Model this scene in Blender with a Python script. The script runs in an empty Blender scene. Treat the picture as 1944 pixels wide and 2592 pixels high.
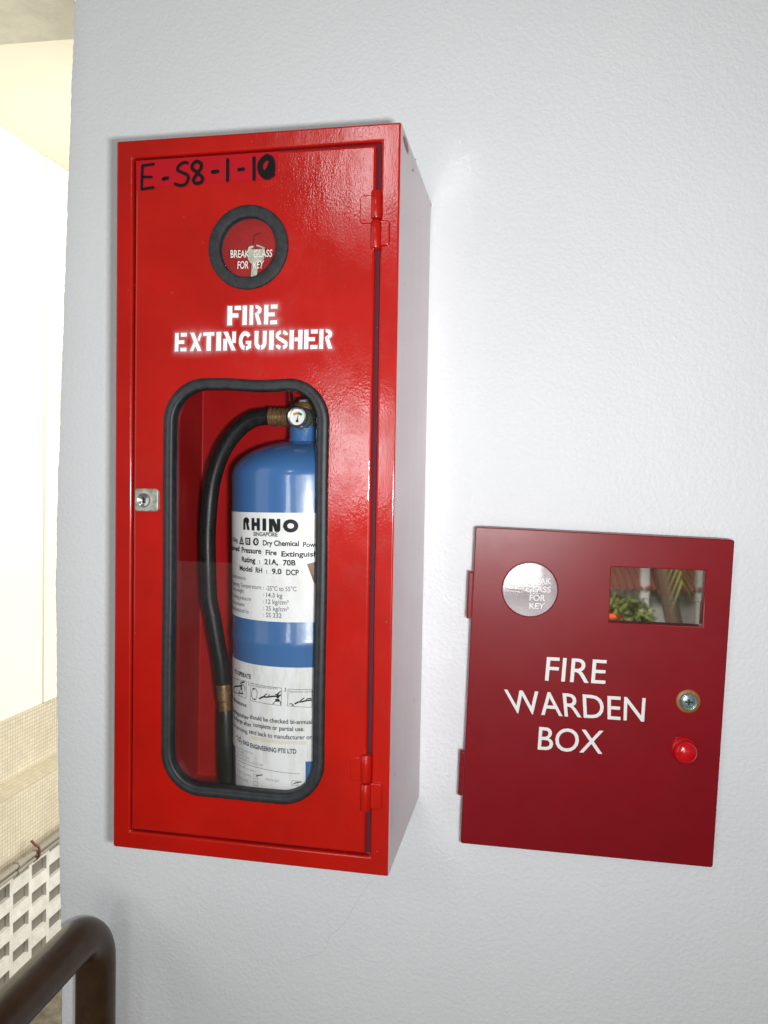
import bpy, bmesh, math, random
from mathutils import Vector, Matrix
import mathutils.geometry as mg
random.seed(7)
SC = bpy.context.scene
COL = SC.collection
R_ = math.radians
V = Vector

# ------------------------------------------------------------------ camera
CL = V((0.4454, -1.06751, 0.41896))
CM = Matrix(((0.98608, -0.02287, 0.16467), (0.16526, 0.0271, -0.98588), (0.01808, 0.99937, 0.0305)))
FPX = 2021.84                                     # focal length in pixels of the 1944x2592 photograph
cam = bpy.data.cameras.new('camera')
cam.sensor_fit = 'VERTICAL'; cam.sensor_height = 36.0; cam.lens = FPX / 2592 * 36.0
cam.clip_start = 0.02; cam.clip_end = 200
co = bpy.data.objects.new('camera', cam); COL.objects.link(co)
co.matrix_world = Matrix.Translation(CL) @ CM.to_4x4()
SC.camera = co
# ------------------------------------------------------------------ world, exposure
w = bpy.data.worlds.new('World'); SC.world = w; w.use_nodes = True
bg = w.node_tree.nodes['Background']
bg.inputs[0].default_value = (1.0, 0.97, 0.88, 1); bg.inputs[1].default_value = 0.12
SC.view_settings.view_transform = 'Standard'; SC.view_settings.look = 'None'
SC.view_settings.exposure = 0; SC.view_settings.gamma = 1; SC.view_settings.use_curve_mapping = False
SC.render.engine = 'CYCLES'
cy = SC.cycles
cy.max_bounces = 10; cy.diffuse_bounces = 4; cy.glossy_bounces = 5; cy.transparent_max_bounces = 16
cy.caustics_reflective = True; cy.caustics_refractive = False; cy.blur_glossy = 0.0
cy.sample_clamp_indirect = 400.0
cy.use_denoising = True

# ------------------------------------------------------------------ lamps
def lamp(name, loc, target, sx, sy, power, color=(1, 1, 1), spread=None):
    l = bpy.data.lights.new(name, 'AREA'); l.shape = 'RECTANGLE'; l.size = sx; l.size_y = sy
    l.energy = power; l.color = color
    if spread: l.spread = R_(spread)
    o = bpy.data.objects.new(name, l); COL.objects.link(o)
    o.location = loc
    o.rotation_euler = (V(target) - V(loc)).to_track_quat('-Z', 'Y').to_euler()
    return o
# the camera's own flash, beside and a little under the lens
lamp('camera_flash', CL + V((0.047, 0.0, -0.022)), (0.26, 0, 0.63), 0.034, 0.022, 10.4, (0.96, 0.98, 0.99))
# daylight from the open side of the corridor behind the photographer
lamp('daylight_opening', (-0.76, -4.3, 0.60), (0.3, -0.2, 0.5), 0.46, 0.62, 13.0, (0.97, 0.98, 1))
lamp('daylight_left', (-2.5, -1.4, 0.9), (0.0, 0, 0.5), 2.2, 2.6, 15.5, (1.0, 0.985, 0.95))
lamp('daylight_high', (-0.66, -4.3, 2.38), (0.3, -0.2, 0.8), 0.40, 0.60, 9.5, (0.97, 0.98, 1))
lamp('daylight_courtyard', (0.54, -4.2, 0.25), (0.54, -0.1, 0.3), 0.88, 1.30, 14.0, (0.99, 0.98, 0.97))
lamp('garden_daylight', (1.2, -5.2, 2.6), (3.4, -11.5, -2.0), 1.5, 1.5, 900, (1.0, 0.98, 0.93), 120)
# daylight in the stairwell beyond the wall
lamp('stairwell_daylight', (-0.5, 3.0, 1.6), (-2.3, 3.1, 0.1), 1.2, 2.0, 106, (1.0, 0.965, 0.88))
lamp('stairwell_low', (-0.6, 3.2, -1.3), (-2.3, 3.1, -1.6), 1.6, 1.4, 31, (1.0, 0.96, 0.88))
lamp('stairwell_beam_fill', (-1.6, 1.0, 0.6), (-1.6, 1.0, 3.0), 0.8, 0.6, 9, (1.0, 0.96, 0.84))  # added fill lamp facing up, brightens the underside of the beam

# ------------------------------------------------------------------ frames: a pixel of the photograph -> a point on a known plane
class Frame:
    def __init__(s, o, u, v, n): s.o, s.u, s.v, s.n = V(o), V(u).normalized(), V(v).normalized(), V(n).normalized()
    def pt(s, u, v, w=0.0): return s.o + s.u * u + s.v * v + s.n * w
    def uv(s, px, py, w=0.0):
        d = ray(px, py); t = ((s.o + s.n * w - CL).dot(s.n)) / d.dot(s.n); q = CL + d * t - s.o
        return (q.dot(s.u), q.dot(s.v))
def ray(px, py): return CM @ V(((px - 972) / FPX, -(py - 1296) / FPX, -1))
CF = Frame((-0.00525, -0.22299, 0), (0.99977, -0.02152, 0), (-0.00011, -0.00533, 0.99999), (-0.02152, -0.99975, -0.00533))
CW, CH = 0.32293, 0.8
WF = Frame((0.3836, -0.06257, -0.03079), (0.9986, 0.04577, -0.02663), (0.02767, -0.02217, 0.99937), (0.04515, -0.99871, -0.0234))
WW, WH = 0.3082, 0.40325
WALL = Frame((0, 0, 0), (1, 0, 0), (0, 0, 1), (0, -1, 0))
SIDE_X = -2.3
SIDE = Frame((SIDE_X, 0, 0), (0, 1, 0), (0, 0, 1), (1, 0, 0))

# ------------------------------------------------------------------ materials
def mat(name, col=(0.5, 0.5, 0.5), rough=0.5, metal=0.0, coat=0.0, spec=0.5):
    m = bpy.data.materials.new(name); m.use_nodes = True
    b = m.node_tree.nodes['Principled BSDF']
    b.inputs['Base Color'].default_value = (*col, 1); b.inputs['Roughness'].default_value = rough
    b.inputs['Metallic'].default_value = metal; b.inputs['Coat Weight'].default_value = coat
    b.inputs['Coat Roughness'].default_value = 0.08
    b.inputs['Specular IOR Level'].default_value = spec
    return m
def N(m, t, **k):
    n = m.node_tree.nodes.new(t)
    for a, b in k.items():
        if a in n.inputs.keys(): n.inputs[a].default_value = b
        else: setattr(n, a, b)
    return n
def L(m, a, b): m.node_tree.links.new(a, b)
def bsdf(m): return m.node_tree.nodes['Principled BSDF']
def coord(m, scale=(1, 1, 1), rot=(0, 0, 0)):
    tc = N(m, 'ShaderNodeTexCoord'); mp = N(m, 'ShaderNodeMapping')
    mp.inputs['Scale'].default_value = scale; mp.inputs['Rotation'].default_value = rot
    L(m, tc.outputs['Object'], mp.inputs[0]); return mp.outputs[0]
def noise(m, co_, scale, detail=3, rough=0.5, dist=0.0):
    n = N(m, 'ShaderNodeTexNoise'); n.inputs['Scale'].default_value = scale; n.inputs['Detail'].default_value = detail
    n.inputs['Roughness'].default_value = rough; n.inputs['Distortion'].default_value = dist
    L(m, co_, n.inputs['Vector']); return n.outputs['Fac']
def ramp(m, fac, stops):
    r = N(m, 'ShaderNodeValToRGB'); e = r.color_ramp.elements
    while len(e) < len(stops): e.new(0.5)
    for k, (p, c) in enumerate(stops):
        e[k].position = p; e[k].color = (*c, 1) if len(c) == 3 else c
    L(m, fac, r.inputs[0]); return r.outputs[0]
def bump(m, h, strength, dist, prev=None, target=None):
    b = N(m, 'ShaderNodeBump'); b.inputs['Strength'].default_value = strength; b.inputs['Distance'].default_value = dist
    L(m, h, b.inputs['Height'])
    if prev: L(m, prev, b.inputs['Normal'])
    L(m, b.outputs[0], (target or bsdf(m)).inputs['Normal']); return b.outputs[0]
def mixc(m, fac, a, b):
    x = N(m, 'ShaderNodeMix', data_type='RGBA')
    L(m, fac, x.inputs[0])
    for s, i in ((a, 6), (b, 7)):
        if isinstance(s, tuple): x.inputs[i].default_value = (*s, 1)
        else: L(m, s, x.inputs[i])
    return x.outputs[2]
def mathn(m, op, a, b=None):
    n = N(m, 'ShaderNodeMath', operation=op)
    for i, s in enumerate((a, b)):
        if s is None: continue
        if isinstance(s, (int, float)): n.inputs[i].default_value = s
        else: L(m, s, n.inputs[i])
    return n.outputs[0]

BLACK, WHITE = (0, 0, 0), (1, 1, 1)
# glossy brushed red enamel of the cabinet: orange peel, drips, small chips
def red_enamel(name, base, rough=0.22, coat=0.6, peel=0.25):
    m = mat(name, base, rough, coat=coat)
    bsdf(m).inputs['Specular IOR Level'].default_value = 0.12
    c = coord(m)
    dark = tuple(x * 0.80 for x in base)
    col = mixc(m, ramp(m, noise(m, c, 9, 4, 0.6), [(0.35, BLACK), (0.7, WHITE)]), base, dark)
    scr = ramp(m, noise(m, coord(m, (1, 1, 0.06), (0, R_(4), 0)), 240, 2, 0.5), [(0.74, BLACK), (0.80, (0.45,) * 3)])
    col = mixc(m, scr, col, tuple(x * 0.55 + 0.012 for x in base))
    chips = ramp(m, noise(m, c, 210, 2, 0.5), [(0.78, BLACK), (0.81, WHITE)])
    L(m, mixc(m, chips, col, (0.42, 0.20, 0.17)), bsdf(m).inputs['Base Color'])
    h = mathn(m, 'ADD', noise(m, coord(m, (1, 1, 0.6)), 560, 2, 0.5), mathn(m, 'MULTIPLY', noise(m, coord(m, (1, 1, 0.35)), 30, 3, 0.5), 4.5))
    n = bump(m, h, peel, 0.00045)
    L(m, n, bsdf(m).inputs['Coat Normal'])
    L(m, mathn(m, 'ADD', mathn(m, 'MULTIPLY', ramp(m, noise(m, c, 17, 5, 0.65), [(0.42, BLACK), (0.68, WHITE)]), 0.16), 0.05), bsdf(m).inputs['Coat Roughness'])
    L(m, mathn(m, 'ADD', mathn(m, 'MULTIPLY', noise(m, c, 25, 2), 0.16), rough - 0.08), bsdf(m).inputs['Roughness'])
    return m
M = {}
M['red'] = red_enamel('red enamel', (0.40, 0.0060, 0.0026), 0.35, 0.75, 0.20)
M['red_in'] = red_enamel('red enamel inside', (0.40, 0.0035, 0.005), 0.4, 0.06, 0.12)
# satin dark red powder coat of the small box
m = M['maroon'] = mat('dark red powder coat', (0.2, 0.004, 0.009), 0.34, spec=0.29)
c = coord(m); bump(m, noise(m, c, 900, 2, 0.5), 0.10, 0.0006)
base = mixc(m, ramp(m, noise(m, c, 14, 5, 0.6), [(0.3, BLACK), (0.75, WHITE)]), (0.205, 0.0025, 0.0080), (0.178, 0.0022, 0.0070))
scr = ramp(m, noise(m, coord(m, (0.12, 1, 1), (0, R_(12), 0)), 190, 2, 0.5), [(0.765, BLACK), (0.80, (0.35,) * 3)])
L(m, mixc(m, scr, base, (0.10, 0.004, 0.007)), bsdf(m).inputs['Base Color'])
L(m, mathn(m, 'ADD', mathn(m, 'MULTIPLY', noise(m, c, 16, 5, 0.7), 0.20), 0.24), bsdf(m).inputs['Roughness'])
# white wall paint brushed over the cabinet's red sides
m = M['side'] = mat('white paint brushed thinly over red', (0.60, 0.50, 0.52), 0.3, spec=0.4)
bsdf(m).inputs['Coat Weight'].default_value = 0.38; bsdf(m).inputs['Coat Roughness'].default_value = 0.14; bsdf(m).inputs['Coat IOR'].default_value = 1.7
c = coord(m); cs = coord(m, (1, 1, 0.05))
thin = mixc(m, ramp(m, noise(m, cs, 45, 4, 0.6), [(0.3, BLACK), (0.75, WHITE)]), (0.53, 0.355, 0.385), (0.56, 0.395, 0.42))
big = mixc(m, ramp(m, noise(m, c, 7, 4, 0.6), [(0.4, BLACK), (0.75, WHITE)]), thin, (0.515, 0.385, 0.408))
spec = ramp(m, noise(m, coord(m, (1, 1, 0.45)), 95, 2, 0.4), [(0.755, BLACK), (0.775, WHITE)])
L(m, mixc(m, spec, big, (0.16, 0.02, 0.03)), bsdf(m).inputs['Base Color'])
m = M['wear'] = mat('worn red paint showing through', (0.30, 0.03, 0.06), 0.4)
# textured plaster wall
m = M['plaster'] = mat('white textured plaster', (0.715, 0.73, 0.75), 0.5, spec=0.3)
c = coord(m)
n1 = noise(m, c, 175, 3, 0.55, 0.4); n2 = noise(m, c, 60, 3, 0.5)
h = mathn(m, 'ADD', ramp(m, n1, [(0.35, BLACK), (0.72, WHITE)]), mathn(m, 'MULTIPLY', n2, 0.9))
bump(m, h, 0.25, 0.0022)
base = mixc(m, ramp(m, noise(m, c, 2.6, 4, 0.6), [(0.3, BLACK), (0.75, WHITE)]), (0.725, 0.735, 0.75), (0.69, 0.705, 0.725))
scf = ramp(m, noise(m, coord(m, (1, 1, 0.5), (0, R_(25), 0)), 34, 5, 0.6, 0.6), [(0.735, BLACK), (0.80, (0.5,) * 3)])
L(m, mixc(m, scf, base, (0.58, 0.58, 0.57)), bsdf(m).inputs['Base Color'])
M['crack'] = mat('hairline crack', (0.57, 0.57, 0.56), 0.8)
# rubber
def rubber(name, col, rough):
    m = mat(name, col, rough, spec=0.4); c = coord(m)
    d = ramp(m, noise(m, c, 120, 4, 0.65), [(0.35, BLACK), (0.8, WHITE)])
    L(m, mixc(m, d, col, tuple(x * 1.9 + 0.008 for x in col)), bsdf(m).inputs['Base Color'])
    bump(m, noise(m, c, 500, 2), 0.2, 0.0006); return m
M['rubber'] = rubber('weathered black rubber', (0.010, 0.0115, 0.013), 0.5)
M['felt'] = rubber('dusty black rubber ring', (0.012, 0.013, 0.015), 0.75)
M['hose'] = rubber('glossy black hose rubber', (0.006, 0.006, 0.007), 0.28)
M['nozzle'] = rubber('black nozzle plastic', (0.006, 0.006, 0.006), 0.35)
# metals
def metal(name, col, rough, spots=None, met=0.85):
    m = mat(name, col, rough, met); c = coord(m)
    d = ramp(m, noise(m, c, 150, 4, 0.65), [(0.4, BLACK), (0.68, WHITE)])
    L(m, mixc(m, d, col, spots or tuple(x * 0.55 for x in col)), bsdf(m).inputs['Base Color'])
    bump(m, noise(m, c, 300, 3), 0.25, 0.0006); return m
M['zinc'] = metal('dull cast zinc', (0.42, 0.43, 0.38), 0.45, (0.20, 0.19, 0.16), 0.45)
M['brass'] = metal('tarnished brass', (0.26, 0.15, 0.06), 0.4, (0.10, 0.06, 0.04), 0.55)
M['steel'] = metal('bright steel', (0.62, 0.62, 0.60), 0.2, (0.45, 0.45, 0.43), 0.9)
M['plated'] = metal('blue zinc plating', (0.42, 0.55, 0.56), 0.25, (0.24, 0.33, 0.34), 0.75)
M['verdigris'] = metal('green gauge casing', (0.12, 0.21, 0.19), 0.35, (0.07, 0.13, 0.12), 0.3)
M['keymetal'] = metal('nickel key', (0.55, 0.55, 0.44), 0.4, (0.42, 0.42, 0.34), 0.3)
M['dark'] = mat('dark slot', (0.012, 0.012, 0.012), 0.8)
M['yellowed'] = mat('yellow brown washer', (0.26, 0.105, 0.02), 0.5)
m = M['blue'] = mat('blue cylinder enamel', (0.040, 0.11, 0.37), 0.25, coat=0.5)
c = coord(m)
L(m, mixc(m, ramp(m, noise(m, c, 85, 2, 0.5), [(0.765, BLACK), (0.78, WHITE)]), mixc(m, noise(m, c, 10, 4), (0.034, 0.112, 0.285), (0.046, 0.138, 0.33)), (0.06, 0.03, 0.03)), bsdf(m).inputs['Base Color'])
n = bump(m, noise(m, c, 60, 3), 0.12, 0.0012); L(m, n, bsdf(m).inputs['Coat Normal'])
def paper(name, col, dirt):
    m = mat(name, col, 0.38, spec=0.4); c = coord(m, (1, 1, 0.35))
    L(m, mixc(m, ramp(m, noise(m, c, 55, 5, 0.65), [(0.48, BLACK), (0.82, WHITE)]), col, dirt), bsdf(m).inputs['Base Color']); return m
M['paper'] = paper('white printed label', (0.72, 0.725, 0.72), (0.58, 0.57, 0.53))
M['paper2'] = paper('worn white label', (0.66, 0.67, 0.67), (0.47, 0.45, 0.40))
M['tape'] = paper('old cream tape', (0.62, 0.58, 0.48), (0.48, 0.43, 0.33))
M['browntape'] = paper('brown packing tape', (0.17, 0.085, 0.04), (0.11, 0.055, 0.03))
M['ink'] = mat('black print', (0.012, 0.012, 0.013), 0.5, spec=0.2)
M['grey_ink'] = mat('grey small print', (0.11, 0.11, 0.12), 0.5)
M['pale_ink'] = mat('pale grey print', (0.24, 0.24, 0.25), 0.5)
M['marker'] = mat('black marker ink', (0.008, 0.006, 0.007), 0.5, spec=0.12)
m = M['tapered'] = mat('dull red adhesive tape', (0.37, 0.0045, 0.010), 0.5, spec=0.15)
M['vinyl'] = mat('white vinyl lettering', (0.70, 0.70, 0.69), 0.5)
m = M['spray'] = mat('white spray paint', (0.80, 0.78, 0.79), 0.5)
m = M['screen'] = mat('white screen print', (0.62, 0.60, 0.54), 0.6)
M['redplastic'] = mat('bright red plastic', (0.50, 0.003, 0.008), 0.16, coat=0.5)
M['dial'] = mat('white gauge dial', (0.72, 0.72, 0.70), 0.4)
M['orange'] = mat('orange dial zone', (0.55, 0.20, 0.07), 0.5)
M['green'] = mat('green dial zone', (0.03, 0.16, 0.08), 0.5)
m = M['rail'] = mat('dark brown pipe paint', (0.030, 0.015, 0.007), 0.4, coat=0.25, spec=0.2)
c = coord(m)
L(m, mixc(m, ramp(m, noise(m, c, 40, 5, 0.7), [(0.4, BLACK), (0.8, WHITE)]), (0.040, 0.019, 0.0085), (0.066, 0.034, 0.015)), bsdf(m).inputs['Base Color'])
n = bump(m, noise(m, c, 70, 4), 0.25, 0.0015); L(m, n, bsdf(m).inputs['Coat Normal'])
# see-through panes: clear film over a mirror-like reflection
def pane(name, gloss, rough, film=0.0, filmcol=(1, 1, 1), tint=(1, 1, 1), scratch=0.0):
    m = bpy.data.materials.new(name); m.use_nodes = True; nt = m.node_tree
    nt.nodes.remove(nt.nodes['Principled BSDF']); out = nt.nodes['Material Output']
    t = N(m, 'ShaderNodeBsdfTransparent'); t.inputs[0].default_value = (*tint, 1)
    g = N(m, 'ShaderNodeBsdfGlossy'); g.inputs['Roughness'].default_value = rough
    x = N(m, 'ShaderNodeMixShader'); x.inputs[0].default_value = gloss; L(m, t.outputs[0], x.inputs[1]); L(m, g.outputs[0], x.inputs[2])
    last = x
    if film:
        d = N(m, 'ShaderNodeBsdfDiffuse'); d.inputs[0].default_value = (*filmcol, 1)
        y = N(m, 'ShaderNodeMixShader')
        c = coord(m)
        L(m, mathn(m, 'MULTIPLY', ramp(m, noise(m, c, 35, 5, 0.7), [(0.2, (0.55,) * 3), (0.8, WHITE)]), film), y.inputs[0])
        L(m, x.outputs[0], y.inputs[1]); L(m, d.outputs[0], y.inputs[2]); last = y
    if scratch:
        c = coord(m, (30, 3, 400), (0, R_(8), 0)); b = N(m, 'ShaderNodeBump'); b.inputs['Strength'].default_value = scratch
        b.inputs['Distance'].default_value = 0.0004
        L(m, noise(m, c, 2, 4), b.inputs['Height']); L(m, b.outputs[0], g.inputs['Normal'])
    L(m, last.outputs[0], out.inputs[0]); return m
M['glass'] = pane('clear window pane', 0.035, 0.02)
M['film'] = pane('loose clear sheet', 0.04, 0.08, 0.016, (0.8, 0.75, 0.72))
M['keyglass'] = pane('key glass', 0.045, 0.03, 0.008)
M['disc'] = pane('scratched shiny disc', 0.34, 0.03, 0.38, (0.74, 0.66, 0.72), scratch=0.03)
M['mirrorpane'] = pane('reflective window pane', 0.46, 0.022, 0.0, tint=(0.9, 0.92, 0.88))
# setting
m = M['cream'] = mat('cream wall paint', (0.78, 0.75, 0.65), 0.7); c = coord(m)
bump(m, noise(m, c, 40, 3), 0.2, 0.003)
m = M['soffit'] = mat('stained ceiling concrete', (0.55, 0.52, 0.43), 0.8); c = coord(m)
L(m, mixc(m, ramp(m, noise(m, c, 9, 6, 0.7), [(0.45, BLACK), (0.75, WHITE)]), (0.78, 0.75, 0.63), (0.60, 0.58, 0.50)), bsdf(m).inputs['Base Color'])
# small square mosaic, drawn in y/z (or y/x on ledge tops)
def mosaic(name, vert, tile, c1, c2, grout):
    m = mat(name, c1, 0.35)
    tc = N(m, 'ShaderNodeTexCoord'); sp = N(m, 'ShaderNodeSeparateXYZ'); L(m, tc.outputs['Object'], sp.inputs[0])
    a = mathn(m, 'DIVIDE', sp.outputs['Y'], tile); b = mathn(m, 'DIVIDE', sp.outputs['Z' if vert else 'X'], tile)
    fa = mathn(m, 'FRACT', a); fb = mathn(m, 'FRACT', b)
    g = mathn(m, 'MAXIMUM', mathn(m, 'GREATER_THAN', fa, 0.86), mathn(m, 'GREATER_THAN', fb, 0.86))
    cb = N(m, 'ShaderNodeCombineXYZ'); L(m, mathn(m, 'FLOOR', a), cb.inputs[0]); L(m, mathn(m, 'FLOOR', b), cb.inputs[1])
    wn = N(m, 'ShaderNodeTexWhiteNoise'); L(m, cb.outputs[0], wn.inputs[0])
    dirt = ramp(m, noise(m, tc.outputs['Object'], 6, 5, 0.7), [(0.45, BLACK), (0.75, WHITE)])
    base = mixc(m, mathn(m, 'MULTIPLY', dirt, 0.5), mixc(m, wn.outputs[0], c1, c2), tuple(x * 0.62 for x in c1))
    L(m, mixc(m, g, base, grout), bsdf(m).inputs['Base Color'])
    bump(m, mathn(m, 'SUBTRACT', 1.0, g), 0.5, 0.001); return m
M['mosaic'] = mosaic('cream mosaic tiles', True, 0.0225, (0.66, 0.60, 0.47), (0.58, 0.53, 0.41), (0.36, 0.32, 0.24))
M['mosaic_top'] = mosaic('cream mosaic tiles on ledge', False, 0.0225, (0.55, 0.49, 0.37), (0.47, 0.42, 0.32), (0.38, 0.34, 0.25))
m = M['blockwhite'] = mat('white painted concrete block', (0.74, 0.73, 0.69), 0.7); c = coord(m)
L(m, mixc(m, ramp(m, noise(m, c, 14, 5, 0.7), [(0.4, BLACK), (0.78, WHITE)]), (0.76, 0.75, 0.71), (0.56, 0.55, 0.50)), bsdf(m).inputs['Base Color'])
bump(m, noise(m, c, 60, 3), 0.4, 0.003)
M['block_shade'] = mat('recess concrete with shade in colour', (0.20, 0.19, 0.16), 0.85)  # dark tone carries the shade inside the block openings
M['conduit'] = metal('grey galvanised conduit', (0.34, 0.32, 0.27), 0.5, (0.22, 0.20, 0.17), 0.25)
M['rust'] = mat('rusty clamp', (0.16, 0.06, 0.045), 0.7)
m = M['stone'] = mat('dark worn stone floor', (0.14, 0.12, 0.095), 0.5); c = coord(m)
L(m, mixc(m, ramp(m, noise(m, c, 7, 6, 0.75), [(0.35, BLACK), (0.65, WHITE)]), (0.26, 0.23, 0.165), (0.10, 0.085, 0.062)), bsdf(m).inputs['Base Color'])
bump(m, noise(m, c, 24, 5, 0.7), 0.7, 0.01)
m = M['leaf'] = mat('green leaf', (0.075, 0.11, 0.022), 0.45); c = coord(m)
L(m, mixc(m, noise(m, c, 6, 3), (0.05, 0.08, 0.015), (0.15, 0.15, 0.045)), bsdf(m).inputs['Base Color'])
M['bark'] = mat('brown palm bark', (0.10, 0.06, 0.04), 0.8)
M['house'] = mat('white house wall', (0.75, 0.72, 0.70), 0.7)
M['tilered'] = mat('clay roof tile', (0.36, 0.13, 0.09), 0.7)
M['vest'] = mat('bright orange fabric', (0.75, 0.10, 0.015), 0.7)
m = M['plasticbag'] = mat('crumpled clear plastic', (0.22, 0.22, 0.20), 0.15, spec=0.7)
c = coord(m); bump(m, noise(m, c, 45, 4, 0.6, 1.0), 0.9, 0.01)

# ------------------------------------------------------------------ objects
def tag(o, label=None, cat=None, group=None, kind=None):
    if label: o['label'] = label
    if cat: o['category'] = cat
    if group: o['group'] = group
    if kind: o['kind'] = kind
    return o
def thing(name, loc, label, cat, group=None):
    o = bpy.data.objects.new(name, None); COL.objects.link(o); o.location = loc; o.empty_display_size = 0.05
    return tag(o, label, cat, group)
def root_loc(o):
    p = V((0, 0, 0))
    while o: p += V(o.location); o = o.parent
    return p
def link(name, me, parent=None, mats=(), loc=None, smooth=False, bevel=0, seg=2, angle=40, hard=False, wn=False):
    """me is in world coordinates; loc = origin for a top-level mesh"""
    o = bpy.data.objects.new(name, me); COL.objects.link(o)
    base = root_loc(parent) if parent else V(loc or (0, 0, 0))
    me.transform(Matrix.Translation(-base))
    if parent: o.parent = parent
    else: o.location = base
    for k in (mats if isinstance(mats, (list, tuple)) else (mats,)): me.materials.append(k)
    if smooth:
        me.polygons.foreach_set('use_smooth', [True] * len(me.polygons))
        try: me.set_sharp_from_angle(angle=R_(angle))
        except Exception: pass
    if bevel:
        b = o.modifiers.new('bevel', 'BEVEL'); b.width = bevel; b.segments = seg; b.limit_method = 'ANGLE'; b.angle_limit = R_(30)
        b.harden_normals = hard
    if wn:
        k = o.modifiers.new('normals', 'WEIGHTED_NORMAL'); k.keep_sharp = True; k.weight = 100
    return o
def mesh(verts, faces, mi=None):
    me = bpy.data.meshes.new('m'); me.from_pydata([tuple(v) for v in verts], [], faces)
    if mi: me.polygons.foreach_set('material_index', mi)
    me.validate(); me.update(); return me
class MB:
    def __init__(s): s.v, s.f, s.mi, s.k = [], [], [], 0
    def add(s, vs, fs, k=None):
        b = len(s.v); s.v += [V(x) for x in vs]; s.f += [tuple(i + b for i in f) for f in fs]; s.mi += [s.k if k is None else k] * len(fs)
    def box(s, F, u0, u1, v0, v1, w0, w1, k=None):
        p = [F.pt(u, v, w_) for w_ in (w0, w1) for v in (v0, v1) for u in (u0, u1)]
        s.add(p, [(0, 2, 3, 1), (4, 5, 7, 6), (0, 1, 5, 4), (2, 6, 7, 3), (0, 4, 6, 2), (1, 3, 7, 5)], k)
    def lathe(s, o, axis, prof, n=48, k=None, ref=None):
        """prof = [(radius, height along axis)]"""
        a = V(axis).normalized(); x = (V(ref) if ref else a.orthogonal()).normalized(); y = a.cross(x)
        vs = [V(o) + a * h + (x * math.cos(2 * math.pi * i / n) + y * math.sin(2 * math.pi * i / n)) * r for r, h in prof for i in range(n)]
        fs = [(j * n + i, j * n + (i + 1) % n, (j + 1) * n + (i + 1) % n, (j + 1) * n + i) for j in range(len(prof) - 1) for i in range(n)]
        fs += [tuple(range(n - 1, -1, -1)), tuple((len(prof) - 1) * n + i for i in range(n))]
        s.add(vs, fs, k)
    def tube(s, pts, r, n=20, k=None, caps=True):
        pts = [V(p) for p in pts]; rs = r if isinstance(r, (list, tuple)) else [r] * len(pts)
        t = (pts[1] - pts[0]).normalized(); x = t.orthogonal().normalized(); vs = []
        for i, p in enumerate(pts):
            t = ((pts[min(i + 1, len(pts) - 1)] - p).normalized() + (p - pts[max(i - 1, 0)]).normalized())
            t.normalize(); x = (x - t * x.dot(t)).normalized(); y = t.cross(x)
            vs += [p + (x * math.cos(2 * math.pi * j / n) + y * math.sin(2 * math.pi * j / n)) * rs[i] for j in range(n)]
        fs = [(i * n + j, i * n + (j + 1) % n, (i + 1) * n + (j + 1) % n, (i + 1) * n + j) for i in range(len(pts) - 1) for j in range(n)]
        if caps: fs += [tuple(range(n - 1, -1, -1)), tuple((len(pts) - 1) * n + j for j in range(n))]
        s.add(vs, fs, k)
    def mesh(s): return mesh(s.v, s.f, s.mi)
    def link(s, name, parent=None, mats=(), **kw): return link(name, s.mesh(), parent, mats, **kw)
def spline(pts, n=8):
    pts = [V(p) for p in pts]; out = []
    for i in range(len(pts) - 1):
        p0, p1, p2, p3 = pts[max(i - 1, 0)], pts[i], pts[i + 1], pts[min(i + 2, len(pts) - 1)]
        for k in range(n):
            t = k / n
            out.append(0.5 * ((2 * p1) + (p2 - p0) * t + (2 * p0 - 5 * p1 + 4 * p2 - p3) * t * t + (3 * p1 - p0 - 3 * p2 + p3) * t ** 3))
    return out + [pts[-1]]
def curve_mesh(contours, depth=0.0, bevel=0.0):
    """filled 2D outline (with holes) extruded to z in [0, depth], edges rounded by bevel"""
    cu = bpy.data.curves.new('c', 'CURVE'); cu.dimensions = '2D'; cu.fill_mode = 'BOTH' if depth else 'FRONT'
    cu.extrude = max(depth / 2 - bevel, 0); cu.bevel_depth = bevel; cu.bevel_resolution = 2; cu.offset = -bevel
    for ct in contours:
        sp = cu.splines.new('POLY'); sp.points.add(len(ct) - 1)
        for p, q in zip(sp.points, ct): p.co = (q[0], q[1], 0, 1)
        sp.use_cyclic_u = True
    o = bpy.data.objects.new('c', cu); COL.objects.link(o)
    dg = bpy.context.evaluated_depsgraph_get()
    me = bpy.data.meshes.new_from_object(o.evaluated_get(dg))
    bpy.data.objects.remove(o); bpy.data.curves.remove(cu); me.materials.clear()
    me.transform(Matrix.Translation((0, 0, depth / 2)))
    return me
def plate(F, contours, w0, w1, bevel=0.0):
    me = curve_mesh(contours, w1 - w0, bevel)
    for v in me.vertices: v.co = F.pt(v.co.x, v.co.y, v.co.z + w0)
    return me
def circ(u, v, r, n=48, rv=None): return [(u + r * math.cos(2 * math.pi * i / n), v + (rv or r) * math.sin(2 * math.pi * i / n)) for i in range(n)]
def rrect(u0, u1, v0, v1, r, n=10):
    out = []
    for cx, cy_, a in ((u1 - r, v1 - r, 0), (u0 + r, v1 - r, 90), (u0 + r, v0 + r, 180), (u1 - r, v0 + r, 270)):
        out += [(cx + r * math.cos(R_(a + 90 * i / n)), cy_ + r * math.sin(R_(a + 90 * i / n))) for i in range(n + 1)]
    return out
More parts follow.
